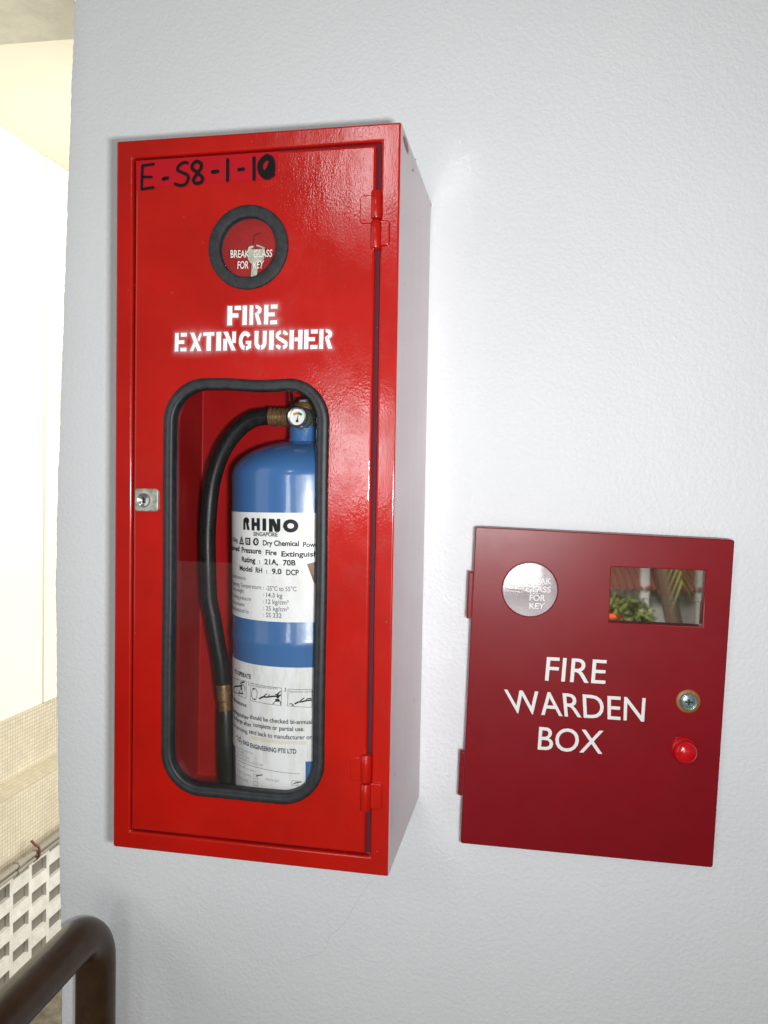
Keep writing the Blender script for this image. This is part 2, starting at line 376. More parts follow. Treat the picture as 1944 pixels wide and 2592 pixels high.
# lettering: glyph outlines of the built-in font mapped through a function of (s, t), s along the line 0..1, t = height in cap heights
CAPH = None
def glyphs(txt, bold=0.0, spacing=1.0):
    cu = bpy.data.curves.new('t', 'FONT'); cu.body = txt; cu.size = 1; cu.fill_mode = 'FRONT'; cu.offset = bold; cu.space_character = spacing
    cu.resolution_u = 4
    o = bpy.data.objects.new('t', cu); COL.objects.link(o)
    dg = bpy.context.evaluated_depsgraph_get()
    me = bpy.data.meshes.new_from_object(o.evaluated_get(dg)); bpy.data.objects.remove(o); bpy.data.curves.remove(cu)
    me.materials.clear(); return me
def cap():
    global CAPH
    if CAPH is None:
        me = glyphs('H'); CAPH = max(v.co.y for v in me.vertices); bpy.data.meshes.remove(me)
    return CAPH
def text_into(mb, txt, fn, bold=0.0, spacing=1.0, sub=0):
    me = glyphs(txt, bold, spacing); xs = [v.co.x for v in me.vertices]; x0, x1 = min(xs), max(xs); h = cap()
    mb.add([fn((v.co.x - x0) / (x1 - x0), v.co.y / h) for v in me.vertices], [tuple(p.vertices) for p in me.polygons])
    bpy.data.meshes.remove(me)
def quad(F, w_, tl, tr, br, bl):
    """(s,t) -> point on plane w_ of frame F; corners are photograph pixels"""
    a, b, c_, d = [V((*F.uv(*p, w_), 0)) for p in (bl, br, tr, tl)]
    def fn(s, t):
        q = (a * (1 - s) + b * s) * (1 - t) + (d * (1 - s) + c_ * s) * t
        return F.pt(q.x, q.y, w_)
    return fn
def zq(ox, oy, k):            # pixels read in an enlargement: origin and scale
    return lambda x, y: (ox + x * k, oy + y * k)

# ================================================================== SETTING
# the plastered wall, its left edge wavering as the plaster does
edge = [(-0.204, -1.05), (-0.2046, -0.3843), (-0.2081, -0.2228), (-0.2140, 0.0), (-0.2192, 0.257), (-0.2180, 0.3725), (-0.2077, 0.7202), (-0.1949, 1.1046), (-0.190, 2.5)]
def edge_x(z):
    for (x0, z0), (x1, z1) in zip(edge, edge[1:]):
        if z <= z1: t = (z - z0) / (z1 - z0); return x0 + (x1 - x0) * t
    return edge[-1][0]
rnd = random.Random(3)
zs = [-1.05 + i * 0.004 for i in range(int(3.55 / 0.004))]
vs, fs = [], []
ph = [rnd.uniform(0, 6.28) for _ in range(6)]
for i, z in enumerate(zs):
    j = 0.36 * (0.0008 * math.sin(z * 230 + ph[0] + 3 * math.sin(z * 53)) + 0.0008 * math.sin(z * 410 + ph[1] + 4 * math.sin(z * 37)) + 0.0011 * math.sin(z * 61 + ph[2] + 2 * math.sin(z * 17))) + rnd.uniform(-.0002, .0002)
    x = edge_x(z) + j
    vs += [(x + 0.004, 0.12, z), (x, 0.006, z), (x + 0.0015, 0.0018, z), (x + 0.006, 0.0, z), (-0.17, 0.0, z), (1.9, 0, z)]
    if i:
        a, b = (i - 1) * 6, i * 6
        fs += [(a + k, a + k + 1, b + k + 1, b + k) for k in range(5)]
wall = link('plaster_wall', mesh(vs, fs), None, M['plaster'], loc=(0.4, 0, -1.0), smooth=True)
tag(wall, 'white wall of textured plaster that both red boxes hang on', 'wall')
# hairline crack under the tall cabinet
z4 = zq(280, 2000, 0.5244)
pl = [WALL.uv(*z4(*p)) for p in [(1262, 432), (1215, 495), (1180, 548), (1150, 610), (1118, 655), (1075, 688), (1055, 706), (1046, 750), (1030, 775), (1008, 792), (955, 800), (900, 818), (840, 834)]]
mb = MB()
for (a, b), (c_, d) in zip(pl, pl[1:]):
    n_ = V((-(d - b), c_ - a)).normalized() * 0.00028
    mb.add([(a - n_.x, -0.0006, b - n_.y), (a + n_.x, -0.0006, b + n_.y), (c_ + n_.x, -0.0006, d + n_.y), (c_ - n_.x, -0.0006, d - n_.y)], [(0, 1, 2, 3)])
mb.link('hairline_crack', wall, M['crack'])
# floors
W0 = Frame((0, 0, 0), (1, 0, 0), (0, 1, 0), (0, 0, 1))
mb = MB(); mb.box(W0, -0.2, 4, -3.2, 0.0, -1.15, -1.0); tag(mb.link('floor', None, M['stone']), kind='structure')
mb = MB(); mb.box(W0, -3.2, 3, 0.13, 8, -3.1, -2.57); tag(mb.link('stairwell_ground', None, M['stone']), kind='structure')
# stairwell side wall: cream plaster over a mosaic skirt with a ledge
st = thing('stairwell_wall', (SIDE_X, 4, -3.0), 'bright cream stairwell wall with a mosaic tiled ledge, beyond the left edge of the plaster wall', 'wall')
mb = MB(); y0, y1 = 1.2, 7.5
mb.box(W0, SIDE_X - 0.20, SIDE_X - 0.001, y0, 3.223, -0.89, 2.30, 0)
mb.box(W0, SIDE_X - 0.20, SIDE_X + 0.012, 3.223, y1, -0.887, 2.30, 0)
mb.link('upper_wall', st, M['cream'])
mb = MB(); mb.box(W0, SIDE_X - 0.25, SIDE_X + 0.004, y0, y1, -1.232, -0.891, 0)
mb.link('mosaic_band', st, M['mosaic'])
mb = MB()
mb.add([(SIDE_X, y0, -1.2315), (SIDE_X, y1, -1.2315), (SIDE_X + 0.115, y1, -1.268), (SIDE_X + 0.115, y0, -1.268)], [(3, 2, 1, 0)], 0)
mb.box(W0, SIDE_X - 0.25, SIDE_X + 0.1145, y0, y1, -1.702, -1.2685, 1)
mb.link('mosaic_ledge', st, [M['mosaic_top'], M['mosaic']])
# breeze block screen
SX = SIDE_X + 0.10
B = Frame((SX, 0, 0), (0, 1, 0), (0, 0, 1), (1, 0, 0))
bs = MB()
zb = zq(0, 1500, 0.4938); zc = zq(0, 2040, 0.16275)
hl, ht = B.uv(*zc(495, 1360)); hr_, _ = B.uv(*zc(720, 1205)); _, hb = B.uv(*zc(495, 1550)); hn, _ = B.uv(*zc(765, 1360)); _, ht2 = B.uv(*zc(495, 1790))
pw = hn - hl; rp = ht - ht2; hh_ = (ht - hb) * 1.15; TOP = -1.703
for ci in range(-6, 14):
    u0 = hl + pw * ci
    bs.box(B, hr_ - pw + pw * ci, u0, -3.0, TOP, -0.024, 0.0)
    off = 0.0 if ci % 2 == 0 else rp * 0.5
    zt = ht + off; 
    while zt + rp < TOP + rp: zt += rp
    zprev = TOP
    while zt > -3.0:
        if zt < TOP: 
            if zprev - zt > 0.002: bs.box(B, u0 + .0002, u0 + (hr_ - hl) - .0002, zt, zprev, -0.024, -0.0003)
        zprev = min(zt - hh_, TOP); zt -= rp
    bs.box(B, u0 + .0002, u0 + (hr_ - hl) - .0002, -3.0, zprev, -0.024, -0.0003)
bo = bs.link('breeze_block_screen', None, M['blockwhite'], loc=(SX, 4, -3))
tag(bo, 'white painted breeze block screen with staggered openings, below the mosaic wall', 'screen wall')
mb = MB(); mb.box(W0, SX - 0.30, SX - 0.025, y0, y1, -3.0, -1.704); mb.link('backing', bo, M['block_shade'])
# conduits along the mosaic
PF = Frame((SX + 0.075, 0, 0), (0, 1, 0), (0, 0, 1), (1, 0, 0))
cd = thing('conduit_run', (SX + 0.075, 4, -1.78), 'pair of thin grey conduit pipes clipped along the bottom of the mosaic wall', 'pipes')
for (a, b, r) in (((0, 1455), (295, 1252), 0.017), ((0, 1486), (295, 1283), 0.012)):
    ya, za = PF.uv(*zb(*a)); yb, zb_ = PF.uv(*zb(*b)); zm = (za + zb_) / 2
    mb = MB(); mb.tube([(PF.o.x, y0, zm), (PF.o.x, 3.0, zm), (PF.o.x, y1, zm)], r, 14); 
    mb.link('conduit', cd, M['conduit'], smooth=True)
    yj, zj = PF.uv(*zb(100, 1400 if r > .015 else 1425))
    mb = MB(); mb.tube([(PF.o.x, yj - 0.03, zm), (PF.o.x, yj + 0.03, zm)], r + 0.005, 14); mb.link('coupling', cd, M['conduit'], smooth=True)
yj, zj = PF.uv(*zb(178, 1325))
mb = MB(); mb.tube(spline([PF.pt(yj - .012, zj + .062, -.012), PF.pt(yj - .016, zj + .045, .012), PF.pt(yj, zj + .02, .026), PF.pt(yj + .006, zj - .028, .022), PF.pt(yj + .004, zj - .06, -.01)], 5), 0.0075, 8)
mb.link('clamp', cd, M['rust'], smooth=True)
# ceilings
mb = MB(); mb.box(W0, -3.2, 3, 1.35, 8, 2.302, 2.45); tag(mb.link('ceiling', None, M['cream']), kind='structure')
yb = 1.35
d = ray(75 * 1.1718, 92 * 1.1718); 
SF = Frame((0, yb, 0), (1, 0, 0), (0, 0, 1), (0, -1, 0))
_, zb_beam = SF.uv(75 * 1.1718, 91 * 1.1718)
mb = MB(); mb.box(W0, -3.2, 0.6, 0.14, yb, zb_beam, zb_beam + 0.8); tag(mb.link('ceiling_beam', None, M['soffit']), kind='structure')

# ================================================================== HANDRAIL
xr, yr, rr = -0.1125, -0.066, 0.0265
zt = WALL.uv(225, 1990 * 1.1718)[1]
P0 = CL + ray(225, 1943 * 1.1718) * ((CL.y * -1 + yr) / ray(225, 1943 * 1.1718).y)
zr = P0.z - rr - 0.004
path = [V((xr, yr, -1.0)), V((xr, yr, -0.6)), V((xr, yr, zr - 0.062))]
for i in range(1, 10):
    a = R_(90 * i / 10); path.append(V((xr, yr - 0.055 * (1 - math.cos(a)), zr - 0.055 + 0.055 * math.sin(a))))
path += [V((xr, yr - 0.062, zr)), V((xr, yr - 0.6, zr)), V((xr, yr - 2.6, zr))]
mb = MB(); mb.tube(path, rr, 32)
hr = mb.link('handrail', None, M['rail'], loc=(xr, yr, -1.0), smooth=True)
tag(hr, 'dark brown painted pipe handrail bending down beside the wall, below the tall red cabinet', 'handrail')

# ================================================================== EXTINGUISHER CABINET
cab = thing('extinguisher_cabinet', (CW / 2, 0, 0.0), 'tall bright red metal cabinet with a rubber edged window, mounted on the white wall', 'cabinet')
z1 = zq(250, 280, 0.5425); z5 = zq(850, 280, 0.3707); z6 = zq(850, 1700, 0.2712)
opn = [CF.uv(*p) for p in [(329.5, 2104), (935.5, 2168.5), (965.3, 357), (337, 400.6)]]          # opening BL BR TR TL
dor = [CF.uv(*p) for p in [(333.5, 2097.5), (925, 2160), (953.8, 367.6), (344.5, 406)]]
mb = MB()
A = [CF.pt(0, 0), CF.pt(CW, 0), CF.pt(CW, CH), CF.pt(0, CH)]
Bk = [V((0, -0.0005, 0)), V((CW, -0.0005, 0)), V((CW, -0.0005, CH)), V((0, -0.0005, CH))]
O = [CF.pt(*p) for p in opn]; O2 = [CF.pt(*p, -0.022) for p in opn]
t_ = 0.007
I_ = [CF.pt(t_, t_, -0.022), CF.pt(CW - t_, t_, -0.022), CF.pt(CW - t_, CH - t_, -0.022), CF.pt(t_, CH - t_, -0.022)]
J = [V((t_, -0.004, t_)), V((CW - t_, -0.004, t_)), V((CW - t_, -0.004, CH - t_)), V((t_, -0.004, CH - t_))]
mb.v = A + Bk + O + O2 + I_ + J
for i in range(4):
    k = (i + 1) % 4
    mb.f += [(i, i + 4, k + 4, k), (i, k, k + 8, i + 8), (i + 8, k + 8, k + 12, i + 12), (i + 12, k + 12, k + 16, i + 16), (i + 16, k + 16, k + 20, i + 20)]
    mb.mi += [1, 0, 0, 2, 2]
mb.f += [(20, 21, 22, 23), (7, 6, 5, 4)]; mb.mi += [2, 1]
mb.link('body', cab, [M['red'], M['side'], M['red_in']], bevel=0.0028, seg=4, smooth=True, angle=180, hard=True)
op = [V((*p, 0)) for p in opn]; cen_ = (op[0] + op[1] + op[2] + op[3]) / 4
ins = [p + V((math.copysign(0.010, cen_.x - p.x), math.copysign(0.010, cen_.y - p.y), 0)) for p in op]
out_ = [p - V((math.copysign(0.0005, cen_.x - p.x), math.copysign(0.0005, cen_.y - p.y), 0)) for p in op]
M['stop'] = mat('dull purple red strip', (0.075, 0.012, 0.022), 0.7, spec=0.2)  # strip behind the door gap, coloured dull purple red
link('door_stop', plate(CF, [[(p.x, p.y) for p in out_], [(p.x, p.y) for p in ins]], -0.0105, -0.0075), cab, M['stop'])
# red wear patch and dark nicks on the pale right side
SR = Frame(A[1], Bk[1] - A[1], (0, 0, 1), (1, 0, 0)); SR.n = SR.u.cross(SR.v); SR.n = SR.n if SR.n.x > 0 else -SR.n
for poly in ([(466, 165), (480, 190), (494, 235), (499, 270), (494, 298), (486, 268), (474, 225), (467, 195)], [(526, 392), (532, 398), (536, 414), (530, 418)], [(543, 325), (548, 330), (547, 342), (543, 338)], [(650, 632), (658, 640), (657, 668), (651, 655)], [(510, 462), (515, 465), (513, 474)], [(560, 745), (564, 750), (562, 768)]):
    mb = MB(); mb.add([SR.pt(*SR.uv(*z5(*p), 0.0006), 0.0006) for p in poly], [tuple(range(len(poly)))]); mb.link('worn_patch', cab, M['wear'])
# door leaf with its window and key opening
door_w = 0.0015
wu0 = CF.uv(432, 1300)[0]; wu1 = CF.uv(815, 1300)[0]; wv1 = CF.uv(620, 973)[1]; wv0 = CF.uv(620, 2008)[1]
kc = CF.uv(630, 627.5); kr = 0.0405
doorme = plate(CF, [dor, rrect(wu0, wu1, wv0, wv1, 0.036), circ(kc[0], kc[1], kr)], -0.0055, door_w, 0.0030)
door = link('door', doorme, cab, M['red'], smooth=True, angle=60, wn=True)
# hinges
def hinge(bx0, bx1, by0, by1, zf, leafL, leafR):
    u0, v1 = CF.uv(*zf(bx0, by0)); u1, v0 = CF.uv(*zf(bx1, by1)); uc, r = (u0 + u1) / 2, (u1 - u0) / 2
    dv = CF.uv(*zf(bx0, by0))[0] - CF.uv(*zf(bx0, by1))[0]
    mb = MB(); mid = (v0 + v1) / 2; a = CF.v
    def barrel(va, vb):
        q = 0.0018
        mb.lathe(CF.pt(uc, va, 0.003), a, [(r * .55, 0), (r * .88, q * .5), (r, q * 1.4), (r, vb - va - q * 1.4), (r * .88, vb - va - q * .5), (r * .55, vb - va)], 20)
    barrel(v0, mid - 0.0003); barrel(mid + 0.0003, v1)
    o = mb.link('hinge', door, M['red'], smooth=True)
    for nm, lf in (('leaf', leafL), ('leaf', leafR)):
        q = [CF.uv(*zf(*p)) for p in lf]; uu = [p[0] for p in q]; vv = [p[1] for p in q]
        link(nm, plate(CF, [rrect(min(uu), max(uu), min(vv), max(vv), 0.004)], -0.001, door_w + 0.0012, 0.0012), o, M['red'], smooth=True)
hinge(247, 312, 552, 952, z5, [(168, 585), (262, 775)], [(295, 752), (368, 925)])
hinge(240, 332, 757, 1298, z6, [(140, 785), (262, 1020)], [(300, 1030), (430, 1285)])
# lock
zl = zq(330, 1210, 0.06028)
q = [CF.uv(*zl(*p)) for p in [(255, 1380), (1235, 450)]]
lk = link('lock', plate(CF, [rrect(q[0][0], q[1][0], q[0][1], q[1][1], 0.0035)], 0.0, 0.0045, 0.001), door, M['zinc'], smooth=True)
lc = CF.uv(*zl(655, 925)); lr = 0.0072
mb = MB(); mb.lathe(CF.pt(*lc, 0.0035), CF.n, [(lr * 1.12, 0), (lr * 1.12, 0.0025), (lr, 0.0036), (lr * .75, 0.0032), (lr * .5, 0.0020)], 36); mb.link('cylinder', lk, M['steel'], smooth=True)
mb = MB(); mb.box(CF, lc[0] - 0.0012, lc[0] + 0.0014, lc[1] - 0.0030, lc[1] + 0.0034, 0.005, 0.0063); mb.link('keyhole', lk, M['dark'])
# rubber profiles round the openings
def gasket_ring(outline, halfw, hgt, groove=True):
    """sweep a rounded strip along a closed outline (list of (u,v)); returns MB"""
    n = len(outline); prof = []
    for i in range(13):
        a = math.pi * i / 12; x = -math.cos(a) * halfw; h = hgt * (math.sin(a) ** 0.45)
        if groove and i == 5: h *= 0.86
        prof.append((x, h))
    prof = [(-halfw, -0.006)] + prof + [(halfw, -0.006)]
    mb = MB(); vs = []
    for i, (u, v) in enumerate(outline):
        a = V(outline[i - 1]); b = V(outline[(i + 1) % n]); t = (b - a).normalized(); nn = V((t.y, -t.x))
        for x, h in prof: vs.append(CF.pt(u + nn.x * x, v + nn.y * x, door_w + h))
    k = len(prof)
    fs = [(i * k + j, ((i + 1) % n) * k + j, ((i + 1) % n) * k + j + 1, i * k + j + 1) for i in range(n) for j in range(k - 1)]
    mb.add(vs, fs); return mb
def dense(loop, step):
    out = []
    for i, p in enumerate(loop):
        a, b = V(p), V(loop[(i + 1) % len(loop)]); m_ = max(1, int((b - a).length / step))
        out += [tuple(a.lerp(b, k / m_)) for k in range(m_)]
    return out
hw = 0.0063
uo0 = CF.uv(417, 1300)[0]; uo1 = CF.uv(831.5, 1300)[0]; vo1 = CF.uv(620, 957.5)[1]; vo0 = CF.uv(620, 2023)[1]
loop = dense(rrect(uo0 + hw, uo1 - hw, vo0 + hw, vo1 - hw, 0.042, 14), 0.006)
loop = [(u + 0.0003 * math.sin(v * 25), v + (-0.0022 * math.exp(-((u - 0.175) / 0.03) ** 2) if v > 0.4 else 0) + 0.0002 * math.sin(u * 60)) for u, v in loop]
gk = gasket_ring(loop, hw, 0.0062).link('window_gasket', door, M['rubber'], smooth=True, angle=70)
rl = circ(kc[0], kc[1], 0.0388, 72)
ringm = gasket_ring(rl, 0.0066, 0.0036, False).link('key_window_ring', door, M['felt'], smooth=True, angle=70)
# panes
pn = link('window_pane', plate(CF, [rrect(wu0 - .002, wu1 + .002, wv0 - .002, wv1 + .002, 0.034)], -0.0030, -0.0030), door, M['glass'])
fv = CF.uv(600, 1425, -0.006)[1]
mb = MB(); gu = [wu0 + (wu1 - wu0) * i / 20 for i in range(21)]
mb.add([CF.pt(u, v, -0.006 - 0.0004 * math.sin(u * 60)) for v in (wv0 - .004, fv) for u in gu], [(i, i + 1, i + 22, i + 21) for i in range(20)])
mb.link('loose_clear_sheet', door, M['film'], smooth=True)
mb = MB(); mb.lathe(CF.pt(*kc, -0.0012), CF.n, [(0.036, 0), (0.036, 0.0008)], 48); kg = mb.link('key_glass', door, M['keyglass'])
mb = MB(); mb.lathe(CF.pt(*kc, -0.0315), CF.n, [(0.047, 0), (0.047, 0.0012)], 40)
n = 40; vs = [CF.pt(kc[0] + 0.046 * math.cos(2 * math.pi * i / n), kc[1] + 0.046 * math.sin(2 * math.pi * i / n), w_) for w_ in (-0.0303, -0.004) for i in range(n)]
mb.add(vs, [(i, (i + 1) % n, n + (i + 1) % n, n + i) for i in range(n)])
mb.link('key_recess', door, M['red_in'])
zk = zq(510, 500, 0.14467)
mb = MB()
text_into(mb, 'BREAK', quad(CF, 0.0003, zk(508, 922), zk(838, 926), zk(832, 1046), zk(510, 1052)), 0.012)
text_into(mb, 'GLASS', quad(CF, 0.0003, zk(908, 918), zk(1242, 912), zk(1232, 1034), zk(905, 1040)), 0.012)
text_into(mb, 'FOR', quad(CF, 0.0003, zk(634, 1118), zk(826, 1112), zk(820, 1240), zk(628, 1248)), 0.012)
text_into(mb, 'KEY', quad(CF, 0.0003, zk(908, 1110), zk(1096, 1104), zk(1074, 1236), zk(900, 1240)), 0.012)
mb.link('lettering', kg, M['screen'])
# ---- stencilled words
zs_ = zq(420, 750, 0.26522)
def arcpts(cx, cy_, rx, ry, a0, a1, n=10): return [(cx + rx * math.cos(R_(a0 + (a1 - a0) * i / n)), cy_ + ry * math.sin(R_(a0 + (a1 - a0) * i / n))) for i in range(n + 1)]
def ring(cx, cy_, rx, ry, tx, ty, a0, a1, n=10): return arcpts(cx, cy_, rx, ry, a0, a1, n) + arcpts(cx, cy_, rx - tx, ry - ty, a1, a0, n)
def rect(x0, x1, y0, y1): return [(x0, y0), (x1, y0), (x1, y1), (x0, y1)]
ST = {
 'F': [rect(0, .34, 0, 1), rect(.34, .80, .40, .61), rect(.52, 1, .79, 1)],
 'I': [rect(0, 1, 0, 1)],
 'E': [rect(0, .31, 0, 1), rect(.31, .80, .41, .60), rect(.50, 1, .80, 1), rect(.48, 1, 0, .19)],
 'R': [rect(0, .30, 0, 1), ring(.52, .745, .46, .255, .28, .16, 95, -80), [(.44, .58), (.58, .66), (.74, .52), (1.0, 0), (.70, 0), (.52, .36)]],
 'X': [[(0, 1), (.34, 1), (1, 0), (.66, 0)], [(.64, .62), (.80, .52), (1.0, .92), (.90, .99), (.78, .88)], [(0, 0), (.28, 0), (.50, .34), (.34, .50)]],
 'T': [rect(.31, .70, 0, .80), rect(0, 1, .82, 1)],
 'N': [rect(0, .30, 0, .62), [(0, 1), (.34, 1), (1, 0), (.68, 0)], rect(.72, 1, .40, 1)],
 'G': [ring(.5, .5, .5, .5, .27, .22, 35, 180) + [], ring(.5, .5, .5, .5, .27, .22, 180, 262), [(.58, 0), (.70, .02), (.98, .12), (.98, .48), (.56, .48), (.56, .33), (.72, .33), (.72, .22), (.58, .20)]],
 'U': [rect(0, .31, .36, 1), ring(.5, .40, .5, .40, .31, .22, 180, 262), ring(.5, .40, .5, .40, .31, .22, 278, 360), rect(.69, 1, .40, 1)],
 'S': [ring(.46, .74, .46, .26, .25, .18, 100, 205) + [], ring(.52, .74, .46, .26, .25, .18, 78, 5), [(.03, .62), (.22, .50), (.92, .20), (.98, .36), (.78, .48), (.20, .70)], ring(.46, .27, .46, .27, .25, .18, 190, 258), ring(.52, .27, .46, .27, .25, .18, 282, 375)],
 'H': [rect(0, .32, 0, 1), rect(.40, .66, .42, .60), rect(.68, 1, 0, 1)],
}
def stencil(word, boxes, top, bot):
    """boxes: pixel x-ranges in the enlargement; top/bot: line y(x)"""
    polys = []
    for ch, (x0, x1) in zip(word, boxes):
        for poly in ST[ch]:
            pp = []
            for s, t in poly:
                x = x0 + (x1 - x0) * s; x += (0.5 - t) * -4
                y = bot(x) + (top(x) - bot(x)) * t
                pp.append(CF.uv(*zs_(x, y), door_w + .0006))
            polys.append(pp)
    return polys
lin = lambda x0, a, x1, b: (lambda x: a + (b - a) * (x - x0) / (x1 - x0))
polys = stencil('FIRE', [(588, 716), (732, 772), (798, 913), (938, 1062)], lin(588, 95, 1062, 79), lin(588, 277, 1062, 265))
polys += stencil('EXTINGUISHER', [(86, 197), (230, 340), (356, 460), (481, 526), (548, 666), (697, 816), (846, 960), (985, 1028), (1048, 1166), (1180, 1302), (1320, 1446), (1464, 1588)], lin(86, 352, 1588, 313), lin(86, 526, 1588, 498))
mb = MB()
for pp in polys:
    me = curve_mesh([pp]); 
    mb.add([CF.pt(v.co.x, v.co.y, door_w + 0.0006) for v in me.vertices], [tuple(p.vertices) for p in me.polygons]); bpy.data.meshes.remove(me)
sten = mb.link('stencilled_lettering', door, M['spray'])
# soft overspray round the letters: paint density falling with distance from the cut edges
def inside(p, poly):
    r = False; j = len(poly) - 1
    for i in range(len(poly)):
        (xi, yi), (xj, yj) = poly[i], poly[j]
        if (yi > p[1]) != (yj > p[1]) and p[0] < (xj - xi) * (p[1] - yi) / (yj - yi) + xi: r = not r
        j = i
    return r
def dseg(p, a, b):
    ax, ay = a; bx, by = b; dx, dy = bx - ax, by - ay; l = dx * dx + dy * dy or 1e-12
    t = max(0, min(1, ((p[0] - ax) * dx + (p[1] - ay) * dy) / l)); return math.hypot(p[0] - ax - t * dx, p[1] - ay - t * dy)
us = [q[0] for pp in polys for q in pp]; vs_ = [q[1] for pp in polys for q in pp]
bb = [(min(q[0] for q in pp), max(q[0] for q in pp), min(q[1] for q in pp), max(q[1] for q in pp)) for pp in polys]
stp = 0.0008; U0, U1, V0, V1 = min(us) - .008, max(us) + .008, min(vs_) - .008, max(vs_) + .008
nu, nv = int((U1 - U0) / stp), int((V1 - V0) / stp)
verts, alpha = [], []
rnd = random.Random(5)
for j in range(nv + 1):
    for i in range(nu + 1):
        p = (U0 + i * stp, V0 + j * stp); d_ = 0.02
        for pp, b4 in zip(polys, bb):
            if p[0] < b4[0] - d_ or p[0] > b4[1] + d_ or p[1] < b4[2] - d_ or p[1] > b4[3] + d_: continue
            if inside(p, pp): d_ = 0; break
            d_ = min(d_, min(dseg(p, pp[k - 1], pp[k]) for k in range(len(pp))))
        soft = 0.0015 + 0.0007 * math.sin(p[0] * 70 + 1) + 0.0004 * math.sin(p[1] * 160)
        verts.append(CF.pt(*p, door_w + 0.00045)); alpha.append(0.28 * math.exp(-(d_ / max(soft, .0005))) * (0.8 + 0.2 * rnd.random()))
me = mesh(verts, [(j * (nu + 1) + i, j * (nu + 1) + i + 1, (j + 1) * (nu + 1) + i + 1, (j + 1) * (nu + 1) + i) for j in range(nv) for i in range(nu)])
at_ = me.attributes.new('spray_amount', 'FLOAT', 'POINT'); at_.data.foreach_set('value', alpha)
m = mat('white overspray', (0.80, 0.76, 0.78), 0.6); a_ = N(m, 'ShaderNodeAttribute', attribute_name='spray_amount')
L(m, a_.outputs['Fac'], bsdf(m).inputs['Alpha'])
link('overspray', me, sten, m)
# ---- hand written number on a strip of tape
zm_ = zq(330, 370, 0.24111)
tp = [CF.uv(*zm_(*p)) for p in [(68, 162), (1560, 62), (1552, 330), (1300, 362), (1040, 392), (700, 402), (480, 418), (70, 470)]]
tape = link('tape_strip', mesh([CF.pt(*p, door_w + 0.0004) for p in tp], [tuple(range(len(tp)))]), door, M['tapered'])
def stroke(mb, pts, r, F, w_):
    pts = [V((*F.uv(*p, w_), 0)) for p in pts]; pts = spline(pts, 5) if len(pts) > 2 else pts
    lay = 0
    for i, (a, b) in enumerate(zip(pts, pts[1:])):
        t = (b - a).normalized(); n_ = V((-t.y, t.x, 0)) * r
        mb.add([F.pt(q.x, q.y, w_ + i * 2e-6) for q in (a - n_, b - n_, b + n_, a + n_)], [(0, 1, 2, 3)])
        mb.add([F.pt(b.x + r * math.cos(k * .7854), b.y + r * math.sin(k * .7854), w_ + i * 2e-6 + 1e-6) for k in range(8)], [tuple(range(8))])
    a = pts[0]; mb.add([F.pt(a.x + r * math.cos(k * .7854), a.y + r * math.sin(k * .7854), w_) for k in range(8)], [tuple(range(8))])
mb = MB(); W_ = door_w + 0.0008
for si, (r, pts) in enumerate([
    (.00165, [(243, 188), (128, 204)]), (.0017, [(128, 204), (122, 330), (118, 450)]), (.0016, [(130, 322), (222, 324)]), (.0016, [(120, 452), (240, 432)]),
    (.0021, [(345, 345), (390, 333)]),
    (.0018, [(600, 175), (560, 172), (510, 205), (496, 250), (540, 275), (600, 305), (606, 350), (575, 400), (520, 412), (470, 396)]),
    (.0020, [(745, 185), (700, 158), (655, 190), (650, 235), (700, 275), (755, 330), (745, 375), (690, 390), (662, 355), (700, 290), (742, 230), (742, 180)]),
    (.0022, [(862, 270), (915, 264)]), (.0019, [(1022, 142), (1020, 360)]), (.0020, [(1138, 246), (1188, 240)]), (.0019, [(1298, 122), (1298, 348)]),
    (.0034, [(1430, 115), (1378, 160), (1362, 230), (1395, 300), (1440, 318), (1480, 290), (1492, 220), (1478, 140), (1430, 112)]),
    (.0026, [(1470, 180), (1440, 250), (1400, 290)]), (.0022, [(1400, 310), (1460, 318), (1500, 300)])]):
    stroke(mb, [zm_(*p) for p in pts], r, CF, W_ + si * 5e-5)
mb.link('handwriting', tape, M['marker'])

# ---- key behind the round glass
kw = -0.012
kp = [CF.uv(*zk(*p), kw) for p in [(812, 905), (830, 862), (905, 838), (922, 868), (850, 905), (1075, 905), (1050, 880), (955, 850), (968, 822), (1112, 878), (1105, 940), (1096, 1075), (1060, 1120), (1000, 1135), (990, 1180), (978, 1290), (968, 1400), (925, 1432), (862, 1425), (872, 1300), (885, 1165), (840, 1130), (815, 1080)]]
ko = CF.pt(*CF.uv(*zk(930, 900), kw), kw)
kk = link('key', plate(CF, [kp], kw - 0.001, kw + 0.001, 0.0003), None, M['keymetal'], loc=ko)
tag(kk, 'small dull metal key standing behind the round glass of the tall cabinet', 'key')
mb = MB(); hp = CF.uv(*zk(925, 860), kw); mb.tube(spline([CF.pt(hp[0], hp[1] - .002, kw), CF.pt(hp[0] + .0008, hp[1] + 0.004, kw + .002), CF.pt(hp[0], hp[1] + .012, kw - .002), CF.pt(hp[0] + .001, hp[1] + .02, kw - .016)], 5), 0.0007, 8)
mb.link('string', kk, M['tapered'])

